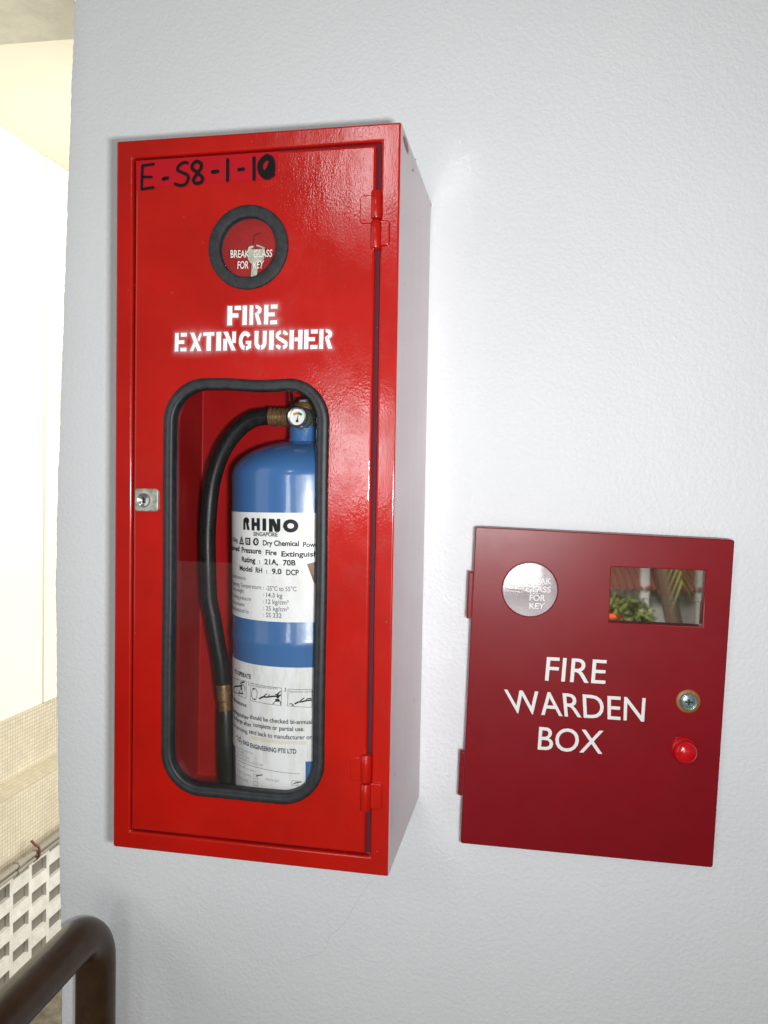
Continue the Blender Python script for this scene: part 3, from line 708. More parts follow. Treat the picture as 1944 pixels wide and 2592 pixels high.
# ================================================================== FIRE EXTINGUISHER
ER, EY = 0.090, -0.118
ax0 = V((0.1910, EY, 0.3856)); adir = V((-0.0178, 0, 1)).normalized()
ebase = ax0 + adir * (0.006 - 0.3856)
ex = thing('fire_extinguisher', ebase, 'blue fire extinguisher with white labels and a black hose, standing inside the tall cabinet', 'extinguisher')
ux = V((1, 0, 0.0178)).normalized(); uy = V((0, -1, 0))
def cyl(phi, h, off=0.0):       # phi measured from straight out of the wall towards +x; h along the axis from the base
    r = ER + off; return ebase + adir * h + (uy * math.cos(phi) + ux * math.sin(phi)) * r
def cpx(px, py):                # pixel -> (phi, h) on the cylinder
    d = ray(px, py); p = CL - ebase; dp = d - adir * d.dot(adir); pp = p - adir * p.dot(adir)
    a, b, c_ = dp.dot(dp), 2 * dp.dot(pp), pp.dot(pp) - ER * ER; disc = max(b * b - 4 * a * c_, 0)
    t = (-b - math.sqrt(disc)) / (2 * a); q = p + d * t
    return math.atan2(q.dot(ux), q.dot(uy)), q.dot(adir)
hcol = (CL + ray(770, 1090) * ((EY - CL.y) / ray(770, 1090).y) - ebase).dot(adir)      # collar height
hsh = cpx(600, 1205)[1]                                                                 # shoulder height
mb = MB()
dome = [(ER * math.cos(R_(a)) * 1.0, hsh + (hcol - 0.012 - hsh) * math.sin(R_(a))) for a in range(0, 76, 5)]
dome = [(r, h) for r, h in dome if r > 0.026]
prof = [(ER * .93, 0), (ER * .985, 0.003), (ER, 0.01), (ER, hsh * .48)]
hw_ = cpx(700, 1632)[1]
prof = [(ER * .93, 0), (ER * .985, 0.003), (ER, 0.01), (ER, hw_ - 0.007), (ER + .0007, hw_ - 0.004), (ER + .0009, hw_), (ER + .0007, hw_ + .004), (ER, hw_ + .007), (ER, hsh * .8)] + dome + [(0.0225, hcol - 0.015), (0.0205, hcol - .008), (0.0205, hcol + 0.004), (0.019, hcol + 0.006)]
mb.lathe(ebase, adir, prof, 72, ref=ux)
cylo = mb.link('cylinder', ex, M['blue'], smooth=True, angle=35)
def patch(name, phi0, phi1, h0, h1, off, mat_, parent=None, fn=None, n=28):
    mb = MB(); k = 6
    vs = [cyl(phi0 + (phi1 - phi0) * i / n, (h0(i / n) if callable(h0) else h0) * (1 - j / k) + (h1(i / n) if callable(h1) else h1) * j / k, off) for j in range(k + 1) for i in range(n + 1)]
    mb.add(vs, [(j * (n + 1) + i, j * (n + 1) + i + 1, (j + 1) * (n + 1) + i + 1, (j + 1) * (n + 1) + i) for j in range(k) for i in range(n)])
    return mb.link(name, parent or ex, mat_, smooth=True)
zA = zq(550, 1280, 0.18083); zB = zq(560, 1660, 0.16275)
A1 = cpx(*zA(800, 98))[1]; A0 = cpx(*zA(1000, 1632))[1]
lab1 = patch('printed_label', R_(-105), R_(55), A0, A1, 0.00035, M['paper'], n=48)
B1 = cpx(*zB(1000, 180))[1]; B0 = cpx(*zB(1390, 1640))[1]
lab2 = patch('instruction_label', R_(-98), R_(55), B0, B1, 0.00035, M['paper2'], n=48)
def ctext(mb, txt, left, right, caph, zf, bold=0.0, width=None, off=0.0008, spacing=1.0):
    """left/right: baseline pixels in an enlargement; width (m) replaces a hidden left end"""
    pr, hr_ = cpx(*zf(*right))
    if left: pl_, hl = cpx(*zf(*left))
    else: pl_, hl = pr - width / ER, hr_
    hb = (hl + hr_) / 2
    text_into(mb, txt, lambda s, t: cyl(pl_ + (pr - pl_) * s, hb + t * caph, off), bold, spacing)
# heavy brand lettering built from outlines
RH = {
 'R': [[(0, 0), (.36, 0), (.36, .60), (.44, .52), (.60, 0), (1, 0), (.80, .50), (.92, .66), (.88, .86), (.70, .98), (.45, 1), (.20, .95), (.04, .80), (0, .6)]],
 'H': [rect(0, .37, 0, 1), rect(.37, .63, .36, .66), rect(.63, 1, 0, 1)],
 'I': [rect(0, 1, 0, 1)],
 'N': [rect(0, .34, 0, 1), [(.34, 1), (.46, 1), (.70, .55), (.66, .0), (.52, .04), (.34, .52)], [(.66, .0), (.86, 0), (.98, .10), (1, .25), (1, 1), (.70, 1), (.70, .55)]],
}
mb = MB()
def rhino(ch, x0, x1, top, bot):
    (p0, h0), (p1, h1) = cpx(*zA(x0, bot)), cpx(*zA(x1, bot)); ht = cpx(*zA(x0, top))[1]
    polys_ = RH[ch]
    for poly in polys_:
        me = curve_mesh([poly])
        mb.add([cyl(p0 + (p1 - p0) * v.co.x, h0 + (ht - h0) * v.co.y, 0.0008) for v in me.vertices], [tuple(p.vertices) for p in me.polygons]); bpy.data.meshes.remove(me)
rhino('R', 372, 462, 160, 336); rhino('H', 487, 603, 172, 346); rhino('I', 638, 690, 178, 352); rhino('N', 728, 887, 182, 366)
(p0, h0), (p1, h1) = cpx(*zA(922, 285)), cpx(*zA(1138, 285)); hh = (cpx(*zA(1030, 190))[1] - cpx(*zA(1030, 376))[1]) / 2; hc = cpx(*zA(1030, 283))[1]
n = 32; vs = []
for rx, ry in ((1, 1), (.43, .40)): vs += [cyl((p0 + p1) / 2 + (p1 - p0) / 2 * rx * math.cos(2 * math.pi * i / n), hc + hh * ry * math.sin(2 * math.pi * i / n), 0.0008) for i in range(n)]
mb.add(vs, [(i, (i + 1) % n, n + (i + 1) % n, n + i) for i in range(n)])
ctext(mb, 'SINGAPORE', (512, 418), (848, 434), 0.0044, zA, 0.022)
# triangle, square and circle fire class marks
def cpoly(pts, zf, off=0.0008):
    q = [cpx(*zf(*p)) for p in pts]; me = curve_mesh([q]); mb.add([cyl(v.co.x, v.co.y, off) for v in me.vertices], [tuple(p.vertices) for p in me.polygons]); bpy.data.meshes.remove(me)
def cframe(outer, inner, zf, off=0.0008):
    a = [cyl(*cpx(*zf(*p)), off) for p in outer]; b = [cyl(*cpx(*zf(*p)), off) for p in inner]; k = len(a)
    mb.add(a + b, [(i, (i + 1) % k, k + (i + 1) % k, k + i) for i in range(k)])
cframe([(348, 418), (383, 545), (315, 538)], [(348, 462), (366, 524), (332, 520)], zA)
cframe([(400, 445), (470, 450), (470, 552), (402, 546)], [(416, 464), (452, 467), (452, 532), (417, 528)], zA)
cframe([(547 + 40 * math.cos(a * .2618), 505 + 54 * math.sin(a * .2618)) for a in range(24)], [(550 + 20 * math.cos(a * .2618), 503 + 32 * math.sin(a * .2618)) for a in range(24)], zA)
text_into(mb, 'A', (lambda q0, q1: (lambda s, t: cyl(q0[0] + (q1[0] - q0[0]) * s, q0[1] + t * .0042, .0008)))(cpx(*zA(342, 520)), cpx(*zA(355, 520))))
text_into(mb, 'B', (lambda q0, q1: (lambda s, t: cyl(q0[0] + (q1[0] - q0[0]) * s, q0[1] + t * .0042, .0008)))(cpx(*zA(426, 526)), cpx(*zA(443, 527))), 0.01)
text_into(mb, 'C', (lambda q0, q1: (lambda s, t: cyl(q0[0] + (q1[0] - q0[0]) * s, q0[1] + t * .0040, .0009)))(cpx(*zA(552, 520)), cpx(*zA(578, 522))), 0.03)
ctext(mb, '9.0 kg', (228, 495), (292, 512), 0.0048, zA, 0.02)
ctext(mb, 'Dry Chemical', (645, 548), (1145, 570), 0.0056, zA, 0.028)
ctext(mb, 'Powder', (1200, 572), (1500, 580), 0.0056, zA, 0.028)
ctext(mb, 'Stored', (212, 607), (318, 640), 0.0056, zA, 0.03)
ctext(mb, 'Pressure', (350, 648), (622, 676), 0.0060, zA, 0.028)
ctext(mb, 'Fire', (682, 684), (835, 696), 0.0056, zA, 0.028)
ctext(mb, 'Extinguisher', (900, 700), (1520, 716), 0.0056, zA, 0.028)
ctext(mb, 'Rating', (352, 778), (540, 804), 0.0058, zA, 0.03)
ctext(mb, ':', (592, 806), (607, 808), 0.0046, zA, 0.03)
ctext(mb, '21A,', (665, 815), (855, 830), 0.0058, zA, 0.03)
ctext(mb, '70B', (922, 830), (1098, 838), 0.0058, zA, 0.03)
ctext(mb, 'Model', (322, 900), (498, 928), 0.0056, zA, 0.028)
ctext(mb, 'RH', (543, 932), (634, 942), 0.0056, zA, 0.028)
ctext(mb, ':', (690, 944), (706, 946), 0.0046, zA, 0.03)
ctext(mb, '9.0', (768, 950), (903, 962), 0.0058, zA, 0.028)
ctext(mb, 'DCP', (968, 966), (1142, 974), 0.0058, zA, 0.028)
mb.link('bold_lettering', lab1, M['ink'])
mb = MB()
ctext(mb, 'Specifications', None, (405, 1040), 0.0044, zA, 0.004, 0.040)
ctext(mb, 'Operating Temperature', None, (622, 1170), 0.0048, zA, 0.004, 0.066)
for txt, l, r in (('-25\u00b0C to 55\u00b0C', (685, 1180), (1110, 1200)), ('14.3 kg', (690, 1278), (915, 1288)), ('12 kg/cm\u00b2', (688, 1370), (1003, 1384)), ('25 kg/cm\u00b2', (686, 1464), (1003, 1480)), ('SS 232', (686, 1556), (903, 1570))):
    ctext(mb, txt, l, r, 0.0050, zA, 0.010)
for y in (1172, 1268, 1360, 1454, 1546): ctext(mb, ':', (648, y), (658, y + 1), 0.0040, zA, 0.01)
ctext(mb, 'Gross weight', None, (380, 1220), 0.0046, zA, 0.004, 0.036)
ctext(mb, 'Working pressure', None, (480, 1335), 0.0046, zA, 0.004, 0.050)
ctext(mb, 'Test pressure', None, (388, 1412), 0.0046, zA, 0.004, 0.038)
ctext(mb, 'Manufactured to', None, (446, 1512), 0.0048, zA, 0.004, 0.046)
mb.link('small_lettering', lab1, M['grey_ink'])
# lower label
mb = MB()
ctext(mb, 'TO OPERATE', None, (472, 360), 0.0048, zB, 0.03, 0.040)
for txt, l, r in (('2', (428, 455), (446, 458)), ('3', (988, 552), (1012, 554))): ctext(mb, txt, l, r, 0.0042, zB, 0.01)
ctext(mb, 'Extinguisher', (200, 895), (438, 960), 0.0048, zB, 0.012)
ctext(mb, 'should be checked bi-annual', (455, 965), (1412, 1060), 0.0050, zB, 0.014)
ctext(mb, 'Recharge after', (205, 995), (480, 1075), 0.0046, zB, 0.012)
ctext(mb, 'complete or partial use.', (505, 1082), (1292, 1180), 0.0050, zB, 0.014)
ctext(mb, 'For servicing,', (205, 1110), (420, 1185), 0.0044, zB, 0.008)
ctext(mb, 'send back to manufacturer or', (442, 1192), (1412, 1302), 0.0050, zB, 0.012)
ctext(mb, 'Maintenance', None, (402, 800), 0.0046, zB, 0.012, 0.036)
def cline(pts, r, zf, off=0.0009):
    q = [V((*cpx(*zf(*p)), 0)) for p in pts]
    for i, (a, b) in enumerate(zip(q, q[1:])):
        aa, bb_ = V((a.x * ER, a.y)), V((b.x * ER, b.y)); t = (bb_ - aa)
        if t.length < 1e-6: continue
        t = t.normalized(); n_ = V((-t.y, t.x)) * r; k = max(1, int((bb_ - aa).length / .006))
        for j in range(k):
            s0, s1 = aa.lerp(bb_, j / k), aa.lerp(bb_, (j + 1) / k)
            mb.add([cyl(p.x / ER, p.y, off) for p in (s0 - n_, s1 - n_, s1 + n_, s0 + n_)], [(0, 1, 2, 3)])
bxs = [[(195, 335), (400, 395), (398, 660), (270, 600)], [(470, 420), (943, 500), (935, 770), (465, 690)], [(1042, 515), (1412, 522), (1408, 798), (1035, 775)]]
for b in bxs[1:]: cline(b + [b[0]], 0.00022, zB)
cline([(195, 335), (400, 395), (398, 660), (275, 605)], 0.00022, zB)
# pictograms: a pulled pin ring, hands on levers, extinguisher outlines
cline([(505, 500), (482, 560), (478, 620), (500, 665), (535, 685), (560, 640), (568, 570), (545, 510), (505, 500)], 0.00035, zB)
cline([(495, 500), (530, 530)], 0.0006, zB); cline([(515, 670), (545, 680)], 0.0006, zB)
for pts, r in (([(595, 665), (660, 635), (720, 640), (780, 630), (850, 625)], .0009), ([(660, 635), (700, 600), (720, 590)], .0006), ([(740, 620), (765, 590)], .0004), ([(845, 605), (880, 590), (930, 545)], .0006), ([(850, 625), (890, 640), (930, 600)], .0008), ([(880, 590), (885, 660)], .0014), ([(850, 700), (830, 720), (805, 750)], .0004), ([(895, 670), (925, 720), (935, 765)], .0005), ([(845, 690), (905, 690)], .0016),
               ([(205, 500), (230, 470), (290, 470), (340, 450)], .0009), ([(300, 425), (350, 410), (372, 405)], .0008), ([(320, 470), (325, 530)], .0016), ([(300, 540), (275, 600)], .0006), ([(330, 540), (352, 600)], .0006), ([(350, 440), (378, 500), (375, 545)], .0005), ([(205, 500), (215, 560), (260, 585)], .0005), ([(285, 575), (340, 590)], .0008),
               ([(1145, 745), (1200, 715), (1255, 712), (1320, 695)], .0009), ([(1230, 700), (1265, 670), (1295, 650)], .0006), ([(1315, 700), (1335, 665), (1405, 660)], .0006), ([(1320, 695), (1410, 685)], .0008), ([(1060, 750), (1090, 740), (1130, 760), (1100, 775)], .0005)): cline(pts, r, zB)
mb.link('lettering', lab2, M['ink'])
mb = MB()
ctext(mb, 'Use discharge nozzle at base of fire', (482, 462), (880, 528), 0.0023, zB, 0.004)
ctext(mb, 'Squeeze lever and sweep', (1058, 562), (1470, 568), 0.0023, zB, 0.004)
mb.link('caption_lettering', lab2, M['grey_ink'])
# service sticker
dg0 = cpx(*zB(236, 1400)); dg1 = cpx(*zB(1310, 1500))
stk = patch('service_sticker', dg0[0], dg1[0], cpx(*zB(700, 2080))[1] - 0.02, lambda s: cpx(*zB(900, 1335))[1] + 0.001 * math.sin(s * 5), 0.0010, M['paper2'], n=32)
mb = MB()
ctext(mb, 'DIGI', (358, 1372), (448, 1400), 0.0046, zB, 0.024, None, 0.0015)
ctext(mb, 'ENGINEERING PTE LTD', (468, 1406), (1172, 1530), 0.0050, zB, 0.022, None, 0.0015)
cline([(250, 1250), (275, 1240), (285, 1290), (270, 1320), (300, 1270), (320, 1265), (305, 1310), (290, 1335), (330, 1320), (340, 1330), (325, 1375)], 0.0004, zB, 0.0015)
cline([(265, 1610), (420, 1680), (700, 1760), (1000, 1812), (1225, 1830)], 0.00022, zB, 0.0015)
for b in ([(515, 1830), (578, 1848), (575, 1915), (515, 1898)], [(520, 1938), (580, 1955), (578, 2020), (520, 2000)], [(1105, 1930), (1200, 1945), (1195, 2010), (1100, 2005)]): cline(b + [b[0]], 0.00018, zB, 0.0015)
cline([(550, 1868), (590, 1852), (655, 1845)], 0.0006, zB, 0.0017); cline([(1130, 1980), (1180, 1962), (1252, 1950)], 0.0006, zB, 0.0017)
mb.link('lettering', stk, M['ink'])
mb = MB()
for l, r in (((255, 1425), (510, 1520)), ((258, 1475), (410, 1530)), ((260, 1525), (450, 1590)), ((262, 1570), (665, 1705))):
    ctext(mb, 'Tel 6292 6292 Fax 6392 1697'[:max(10, int((r[0] - l[0]) / 15))], l, r, 0.0022, zB, 0.0, None, 0.0015)
ctext(mb, 'Serviced on date', (268, 1700), (555, 1790), 0.0022, zB, 0.0, None, 0.0015)
ctext(mb, 'Weight & inspection', (265, 1790), (490, 1862), 0.0022, zB, 0.0, None, 0.0015)
ctext(mb, 'Due for refill', (265, 1880), (430, 1945), 0.0022, zB, 0.0, None, 0.0015)
ctext(mb, 'Recharged', (708, 1920), (905, 1960), 0.0028, zB, 0.0, None, 0.0015)
mb.link('small_lettering', stk, M['pale_ink'])
# scraps of tape
tA, tB = cpx(*zA(1160, 150)), cpx(*zA(1500, 440)); patch('cream_tape', tA[0], tB[0], lambda s: tB[1] + 0.0012 * math.sin(s * 9), tA[1] - 0.002, 0.0012, M['tape'], n=16)
q = [cpx(*zA(*p)) for p in [(1255, 815), (1500, 750), (1500, 1330), (1345, 1060)]]
mb = MB(); mb.add([cyl(*p, 0.0016) for p in q], [(0, 1, 2, 3)]); mb.link('brown_tape', ex, M['browntape'])
q0, q1 = cpx(*zB(480, 1290)), cpx(*zB(1330, 1380)); patch('cream_tape', q0[0], q1[0], q1[1] + 0.0004, q1[1] + 0.0045, 0.0014, M['tape'], n=16)
# valve, gauge, levers
E_ = lambda px, py, y: CL + ray(px, py) * ((y - CL.y) / ray(px, py).y)
vx = (ebase + adir * hcol)
mb = MB()
mb.lathe(vx, adir, [(0.0165, 0.004), (0.0185, 0.005), (0.0185, 0.009), (0.0150, 0.0095), (0.0150, 0.012), (0.0175, 0.0125), (0.0175, 0.030), (0.0150, 0.033)], 28, ref=ux)
gc = E_(380 + 1232 * .3014, 930 + 415 * .3014, EY - 0.048)
mb.tube([vx + adir * 0.022, V((gc.x + 0.004, EY - 0.030, gc.z))], 0.009, 16)
hs = E_(380 + 1165 * .3014, 930 + 420 * .3014, EY - 0.012); he = E_(380 + 1000 * .3014, 930 + 415 * .3014, EY - 0.012)
mb.tube([vx + adir * 0.022, V((hs.x, EY - .012, hs.z))], 0.011, 18)
n_ = 9; pts, rs = [], []
for i in range(n_ * 2 + 1):
    pts.append(V((hs.x, EY - .012, hs.z)).lerp(he, i / (n_ * 2))); rs.append(0.0115 if i % 4 < 2 else 0.0100)
mb.tube(pts, rs, 22)
valve = mb.link('valve', ex, M['brass'], smooth=True)
mb = MB(); ga = V((-0.10, -1, 0.03)).normalized(); gR = 0.0108
mb.lathe(gc - ga * 0.020, ga, [(0.0125, 0), (0.0128, 0.001), (0.0128, 0.010), (0.0118, 0.013), (gR + .0006, 0.0145)], 36)
gau = mb.link('pressure_gauge', ex, M['verdigris'], smooth=True)
mb = MB(); mb.lathe(gc - ga * 0.0055, ga, [(gR + .0012, 0), (gR + .0014, 0.004), (gR + .0004, 0.0057), (gR - 0.0013, 0.0052), (gR - 0.0018, 0.0030)], 40); mb.link('rim', gau, M['steel'], smooth=True)
mb = MB(); mb.lathe(gc - ga * 0.003, ga, [(gR - .0012, 0), (gR - .0012, 0.0008)], 36); mb.link('dial', gau, M['dial'])
gx = V((1, -0.1, 0)).normalized(); gx = (gx - ga * gx.dot(ga)).normalized(); gz = ga.cross(gx); gz = gz if gz.z > 0 else -gz
gp = lambda x, y, o: gc + ga * (-0.0020 + o) + gx * x * gR + gz * y * gR
def gring(mb, a0, a1, r0, r1):
    k = 10; vs = [gp(r * math.cos(R_(a0 + (a1 - a0) * i / k)) , -0.35 + r * math.sin(R_(a0 + (a1 - a0) * i / k)), .0002) for r in (r0, r1) for i in range(k + 1)]
    mb.add(vs, [(i, i + 1, k + 2 + i, k + 1 + i) for i in range(k)])
mb = MB(); gring(mb, 92, 128, .62, .88); mb.link('orange_zone', gau, M['orange'])
mb = MB(); gring(mb, 91, 48, .62, .88); mb.link('green_zone', gau, M['green'])
mb = MB(); mb.add([gp(-.07, -.4, .0005), gp(.07, -.4, .0005), gp(.10, .28, .0005), gp(.06, .28, .0005)], [(0, 1, 2, 3)])
mb.add([gp(.16 * math.cos(i * .5236), -.42 + .16 * math.sin(i * .5236), .0006) for i in range(12)], [tuple(range(12))]); mb.link('needle', gau, M['ink'])
# levers above the valve
lv0 = vx + adir * 0.033
lp = E_(788, 1004, EY + .02)
mb = MB(); LF = Frame(lv0, (0.70, 0.25, 0.12), (-0.12, 0, 0.70), (0.2, -0.9, 0.1)); LF.n = LF.u.cross(LF.v).normalized()
mb.box(LF, -0.010, 0.085, 0.0, 0.005, -0.010, 0.010); mb.link('carry_handle', ex, M['steel'], bevel=0.002)
mb = MB(); LF = Frame(lp, (0.90, 0.25, -0.35), (0.35, 0, 0.9), (0.2, -0.9, 0.1)); LF.n = LF.u.cross(LF.v).normalized()
mb.box(LF, -0.004, 0.075, -0.009, 0.012, -0.010, 0.010); mb.link('squeeze_lever', ex, M['steel'], bevel=0.004)
mb = MB(); p_ = [E_(740, 988, EY - .01), E_(739, 1010, EY - .012), E_(739, 1032, EY - .02), E_(745, 1044, EY - .015)]; mb.tube(spline([p_[0] + V((0.012, 0, .012))] + p_, 5), 0.0019, 10); mb.link('lever_shadow_line', ex, M['hose'], smooth=True)  # black tube standing in for the shadow line cast by the lever
# hose with ferrule and nozzle
zH = zq(380, 930, 0.3014); zI = zq(380, 1500, 0.3014)
hy = EY - 0.010
cen = [zH(*p) for p in [(1040, 415), (960, 418), (870, 437), (770, 500), (668, 615), (592, 750), (541, 900), (511, 1055), (493, 1250), (484, 1450), (489, 1700), (500, 1945)]] + [zI(*p) for p in [(528, 200), (562, 400), (598, 600), (614, 765)]]
pts = [E_(*p, hy + 0.02 * (i / 15)) for i, p in enumerate(cen)]
mb = MB(); mb.tube(spline(pts, 6), 0.0098, 24); hose = mb.link('hose', ex, M['hose'], smooth=True)
fe = [E_(*zI(*p), hy + 0.02) for p in [(612, 755), (622, 820), (628, 900), (632, 985)]]
mb = MB(); mb.tube([fe[0], fe[0].lerp(fe[1], .5), fe[1], fe[2], fe[2].lerp(fe[3], .1), fe[3]], [0.0092, 0.0098, 0.0095, 0.0097, 0.0080, 0.0080], 22); mb.link('ferrule', hose, M['brass'], smooth=True)
nz = [E_(*zI(*p), hy + 0.02) for p in [(634, 985), (640, 1080), (650, 1300), (660, 1640), (664, 1800)]]
mb = MB(); mb.tube(spline(nz, 4), [0.0085 + 0.0030 * min(1, i / 8) for i in range(17)], 22); mb.link('nozzle', hose, M['nozzle'], smooth=True)

# ================================================================== FIRE WARDEN BOX
war = thing('fire_warden_box', WF.pt(WW / 2, 0, -0.05), 'small dark red metal box lettered FIRE WARDEN BOX, right of the tall cabinet', 'box')
zW = zq(1130, 1300, 0.46413); z2 = zq(1240, 1380, 0.34961)
mb = MB(); e_ = 0.004
f4 = [WF.pt(e_, e_, -0.016), WF.pt(WW - e_, e_, -0.016), WF.pt(WW - e_, WH - e_, -0.016), WF.pt(e_, WH - e_, -0.016)]
b4 = [V((p.x, -0.0005, p.z)) for p in f4]
i4 = [WF.pt(e_ + .002, e_ + .002, -0.0165), WF.pt(WW - e_ - .002, e_ + .002, -0.0165), WF.pt(WW - e_ - .002, WH - e_ - .002, -0.0165), WF.pt(e_ + .002, WH - e_ - .002, -0.0165)]
j4 = [V((p.x, -0.003, p.z)) for p in i4]
mb.v = f4 + b4 + i4 + j4
for i in range(4):
    k = (i + 1) % 4; mb.f += [(i, i + 4, k + 4, k), (i, k, k + 8, i + 8), (i + 8, k + 8, k + 12, i + 12)]
mb.f += [(12, 13, 14, 15), (7, 6, 5, 4)]; mb.mi = [0] * len(mb.f)
mb.link('body', war, M['maroon'])
dc = WF.uv(*zW(455, 415)); drx = abs(WF.uv(*zW(607, 415))[0] - WF.uv(*zW(303, 415))[0]) / 2
wq = [WF.uv(*zW(*p)) for p in [(887, 592), (1397, 617), (1415, 312), (898, 290)]]
wdoor = link('door', plate(WF, [rrect(0, WW, 0, WH, 0.003, 4), wq, circ(*dc, drx - .0002)], -0.015, 0.0, 0.0011), war, M['maroon'], smooth=True, angle=60, wn=True)
mb = MB(); mb.lathe(WF.pt(*dc, -0.0016), WF.n, [(drx - .0005, 0), (drx - .0005, 0.0012), (drx - .0012, 0.0018)], 64); dsc = mb.link('glass_disc', wdoor, M['disc'], smooth=True)
mb = MB(); mb.lathe(WF.pt(*dc, -0.0150), WF.n, [(drx + .004, 0), (drx + .004, 0.001)], 40)
mb.link('recess', wdoor, M['maroon'])
mb = MB()
for txt, q in (('BREAK', [(268, 240), (448, 238), (446, 282), (266, 284)]), ('GLASS', [(260, 296), (444, 302), (440, 342), (258, 336)]), ('FOR', [(288, 358), (404, 362), (400, 404), (286, 400)]), ('KEY', [(286, 418), (399, 422), (392, 462), (284, 458)])):
    text_into(mb, txt, quad(WF, 0.0005, *[z2(*p) for p in q]), 0.018)
mb.link('lettering', dsc, M['vinyl'])
mb = MB()
for txt, q in (('FIRE', [(548, 783), (876, 800), (866, 928), (537, 910)]), ('WARDEN', [(314, 960), (1087, 1008), (1078, 1134), (340, 1085)]), ('BOX', [(506, 1164), (860, 1186), (850, 1310), (497, 1286)])):
    text_into(mb, txt, quad(WF, 0.0005, *[zW(*p) for p in q]), 0.004)
mb.link('lettering', wdoor, M['vinyl'])
u_ = [p[0] for p in wq]; v_ = [p[1] for p in wq]
vm = WF.uv(*zW(1150, 474))[1]
mb = MB(); mb.box(WF, min(u_) - .004, max(u_) + .004, vm + .0004, max(v_) + .004, -0.0085, -0.0070); mb.link('upper_pane', wdoor, M['mirrorpane'])
PF2 = Frame(WF.pt(0, 0), WF.u, WF.v, WF.n)
mb = MB(); mb.box(WF, min(u_) - .004, max(u_) + .004, min(v_) - .004, vm - .0002, -0.0102, -0.0087); mb.link('lower_pane', wdoor, M['mirrorpane'])
# lock with its stained washer
lc = WF.uv(*zW(1318, 1023))
mb = MB(); mb.lathe(WF.pt(*lc, 0.0), WF.n, [(0.0142, 0), (0.0142, 0.0007), (0.0136, 0.0012)], 48); lkk = mb.link('lock', wdoor, M['yellowed'], smooth=True)
mb = MB(); mb.lathe(WF.pt(*lc, 0.001), WF.n, [(0.0106, 0), (0.0106, 0.0020), (0.0098, 0.0030), (0.0091, 0.0020), (0.0091, 0.0012), (0.0078, 0.0024), (0.004, 0.0031), (0.0005, 0.0032)], 48); mb.link('cylinder', lkk, M['plated'], smooth=True, angle=60)
mb = MB(); mb.box(WF, lc[0] - .0050, lc[0] + .0050, lc[1] - .0009, lc[1] + .0009, 0.0034, 0.0044); mb.box(WF, lc[0] - .0010, lc[0] + .0010, lc[1] - .0036, lc[1] + .0036, 0.0035, 0.0045); mb.link('keyhole', lkk, M['dark'])
# red pull knob
bc = WF.uv(*zW(1292, 1283))
mb = MB(); mb.lathe(WF.pt(*bc, 0.0), WF.n, [(0.0153, 0), (0.0156, 0.001), (0.0154, 0.003), (0.0140, 0.0052), (0.0105, 0.0068), (0.0105, 0.012)], 48); kb = mb.link('pull_knob', wdoor, M['redplastic'], smooth=True, angle=60)
hc_ = WF.uv(*zW(1310, 1311), 0.020)
mb = MB(); mb.lathe(WF.pt(*hc_, 0.010), WF.n, [(0.0110, 0), (0.0135, 0.0008), (0.0143, 0.003), (0.0139, 0.0060), (0.0124, 0.0088), (0.0095, 0.0110), (0.0054, 0.0124), (0.0015, 0.0128)], 48); mb.link('dome', kb, M['redplastic'], smooth=True)
# hinges on the left side
for (x0, y0_, x1, y1_) in ((1182, 1450, 1194, 1566), (1160, 1906, 1171, 2016)):
    a = WF.uv((x0 + x1) / 2, y0_); b = WF.uv((x0 + x1) / 2, y1_)
    mb = MB(); mb.box(WF, -0.0052, -0.0003, b[1], a[1], -0.013, -0.003); mb.lathe(WF.pt(-0.0034, b[1] - .001, -0.008), WF.v, [(0.0028, 0), (0.0028, a[1] - b[1] + .002)], 14)
    mb.link('hinge', war, M['maroon'], bevel=0.0006)
# key behind the disc
kp = [WF.uv(*z2(*p), -0.005) for p in [(282, 300), (318, 292), (345, 310), (342, 345), (318, 362), (314, 400), (330, 440), (322, 466), (306, 462), (296, 440), (300, 408), (286, 362), (272, 340)]]
kk = link('key', plate(WF, [kp], -0.006, -0.004, 0.0004), None, M['steel'], loc=WF.pt(*kp[0], -0.005))
tag(kk, 'small shiny key seen through the round disc of the dark red box', 'key')
# things lying in the box behind the little window
uc, vc = sum(u_) / 4, min(v_)
mb = MB(); vs = []
for j in range(9):
    for i in range(15):
        vs.append(WF.pt(min(u_) + .02 + i * .0055, vc - .01 + j * .0055, -0.022 - 0.008 * math.sin(i * 1.3 + j * 2.1) * math.cos(j * 1.7 - i * .6)))
mb.add(vs, [(j * 15 + i, j * 15 + i + 1, (j + 1) * 15 + i + 1, (j + 1) * 15 + i) for j in range(8) for i in range(14)])
tag(mb.link('plastic_bag', None, M['plasticbag'], loc=WF.pt(uc, vc, -.022), smooth=True), 'crumpled clear plastic bag inside the dark red box, behind its small window', 'bag')
mb = MB(); mb.tube(spline([WF.pt(min(u_) - .02, vc + .004, -.016), WF.pt(min(u_) + .002, vc + .006, -.0135), WF.pt(min(u_) + .016, vc + .004, -.016), WF.pt(min(u_) + .022, vc - .006, -.02)], 5), [0.006] * 10 + [0.0045] * 6, 10)
tag(mb.link('orange_cloth', None, M['vest'], loc=WF.pt(min(u_), vc, -.016), smooth=True), 'bright orange cloth lying in the lower left corner of the small window', 'cloth')

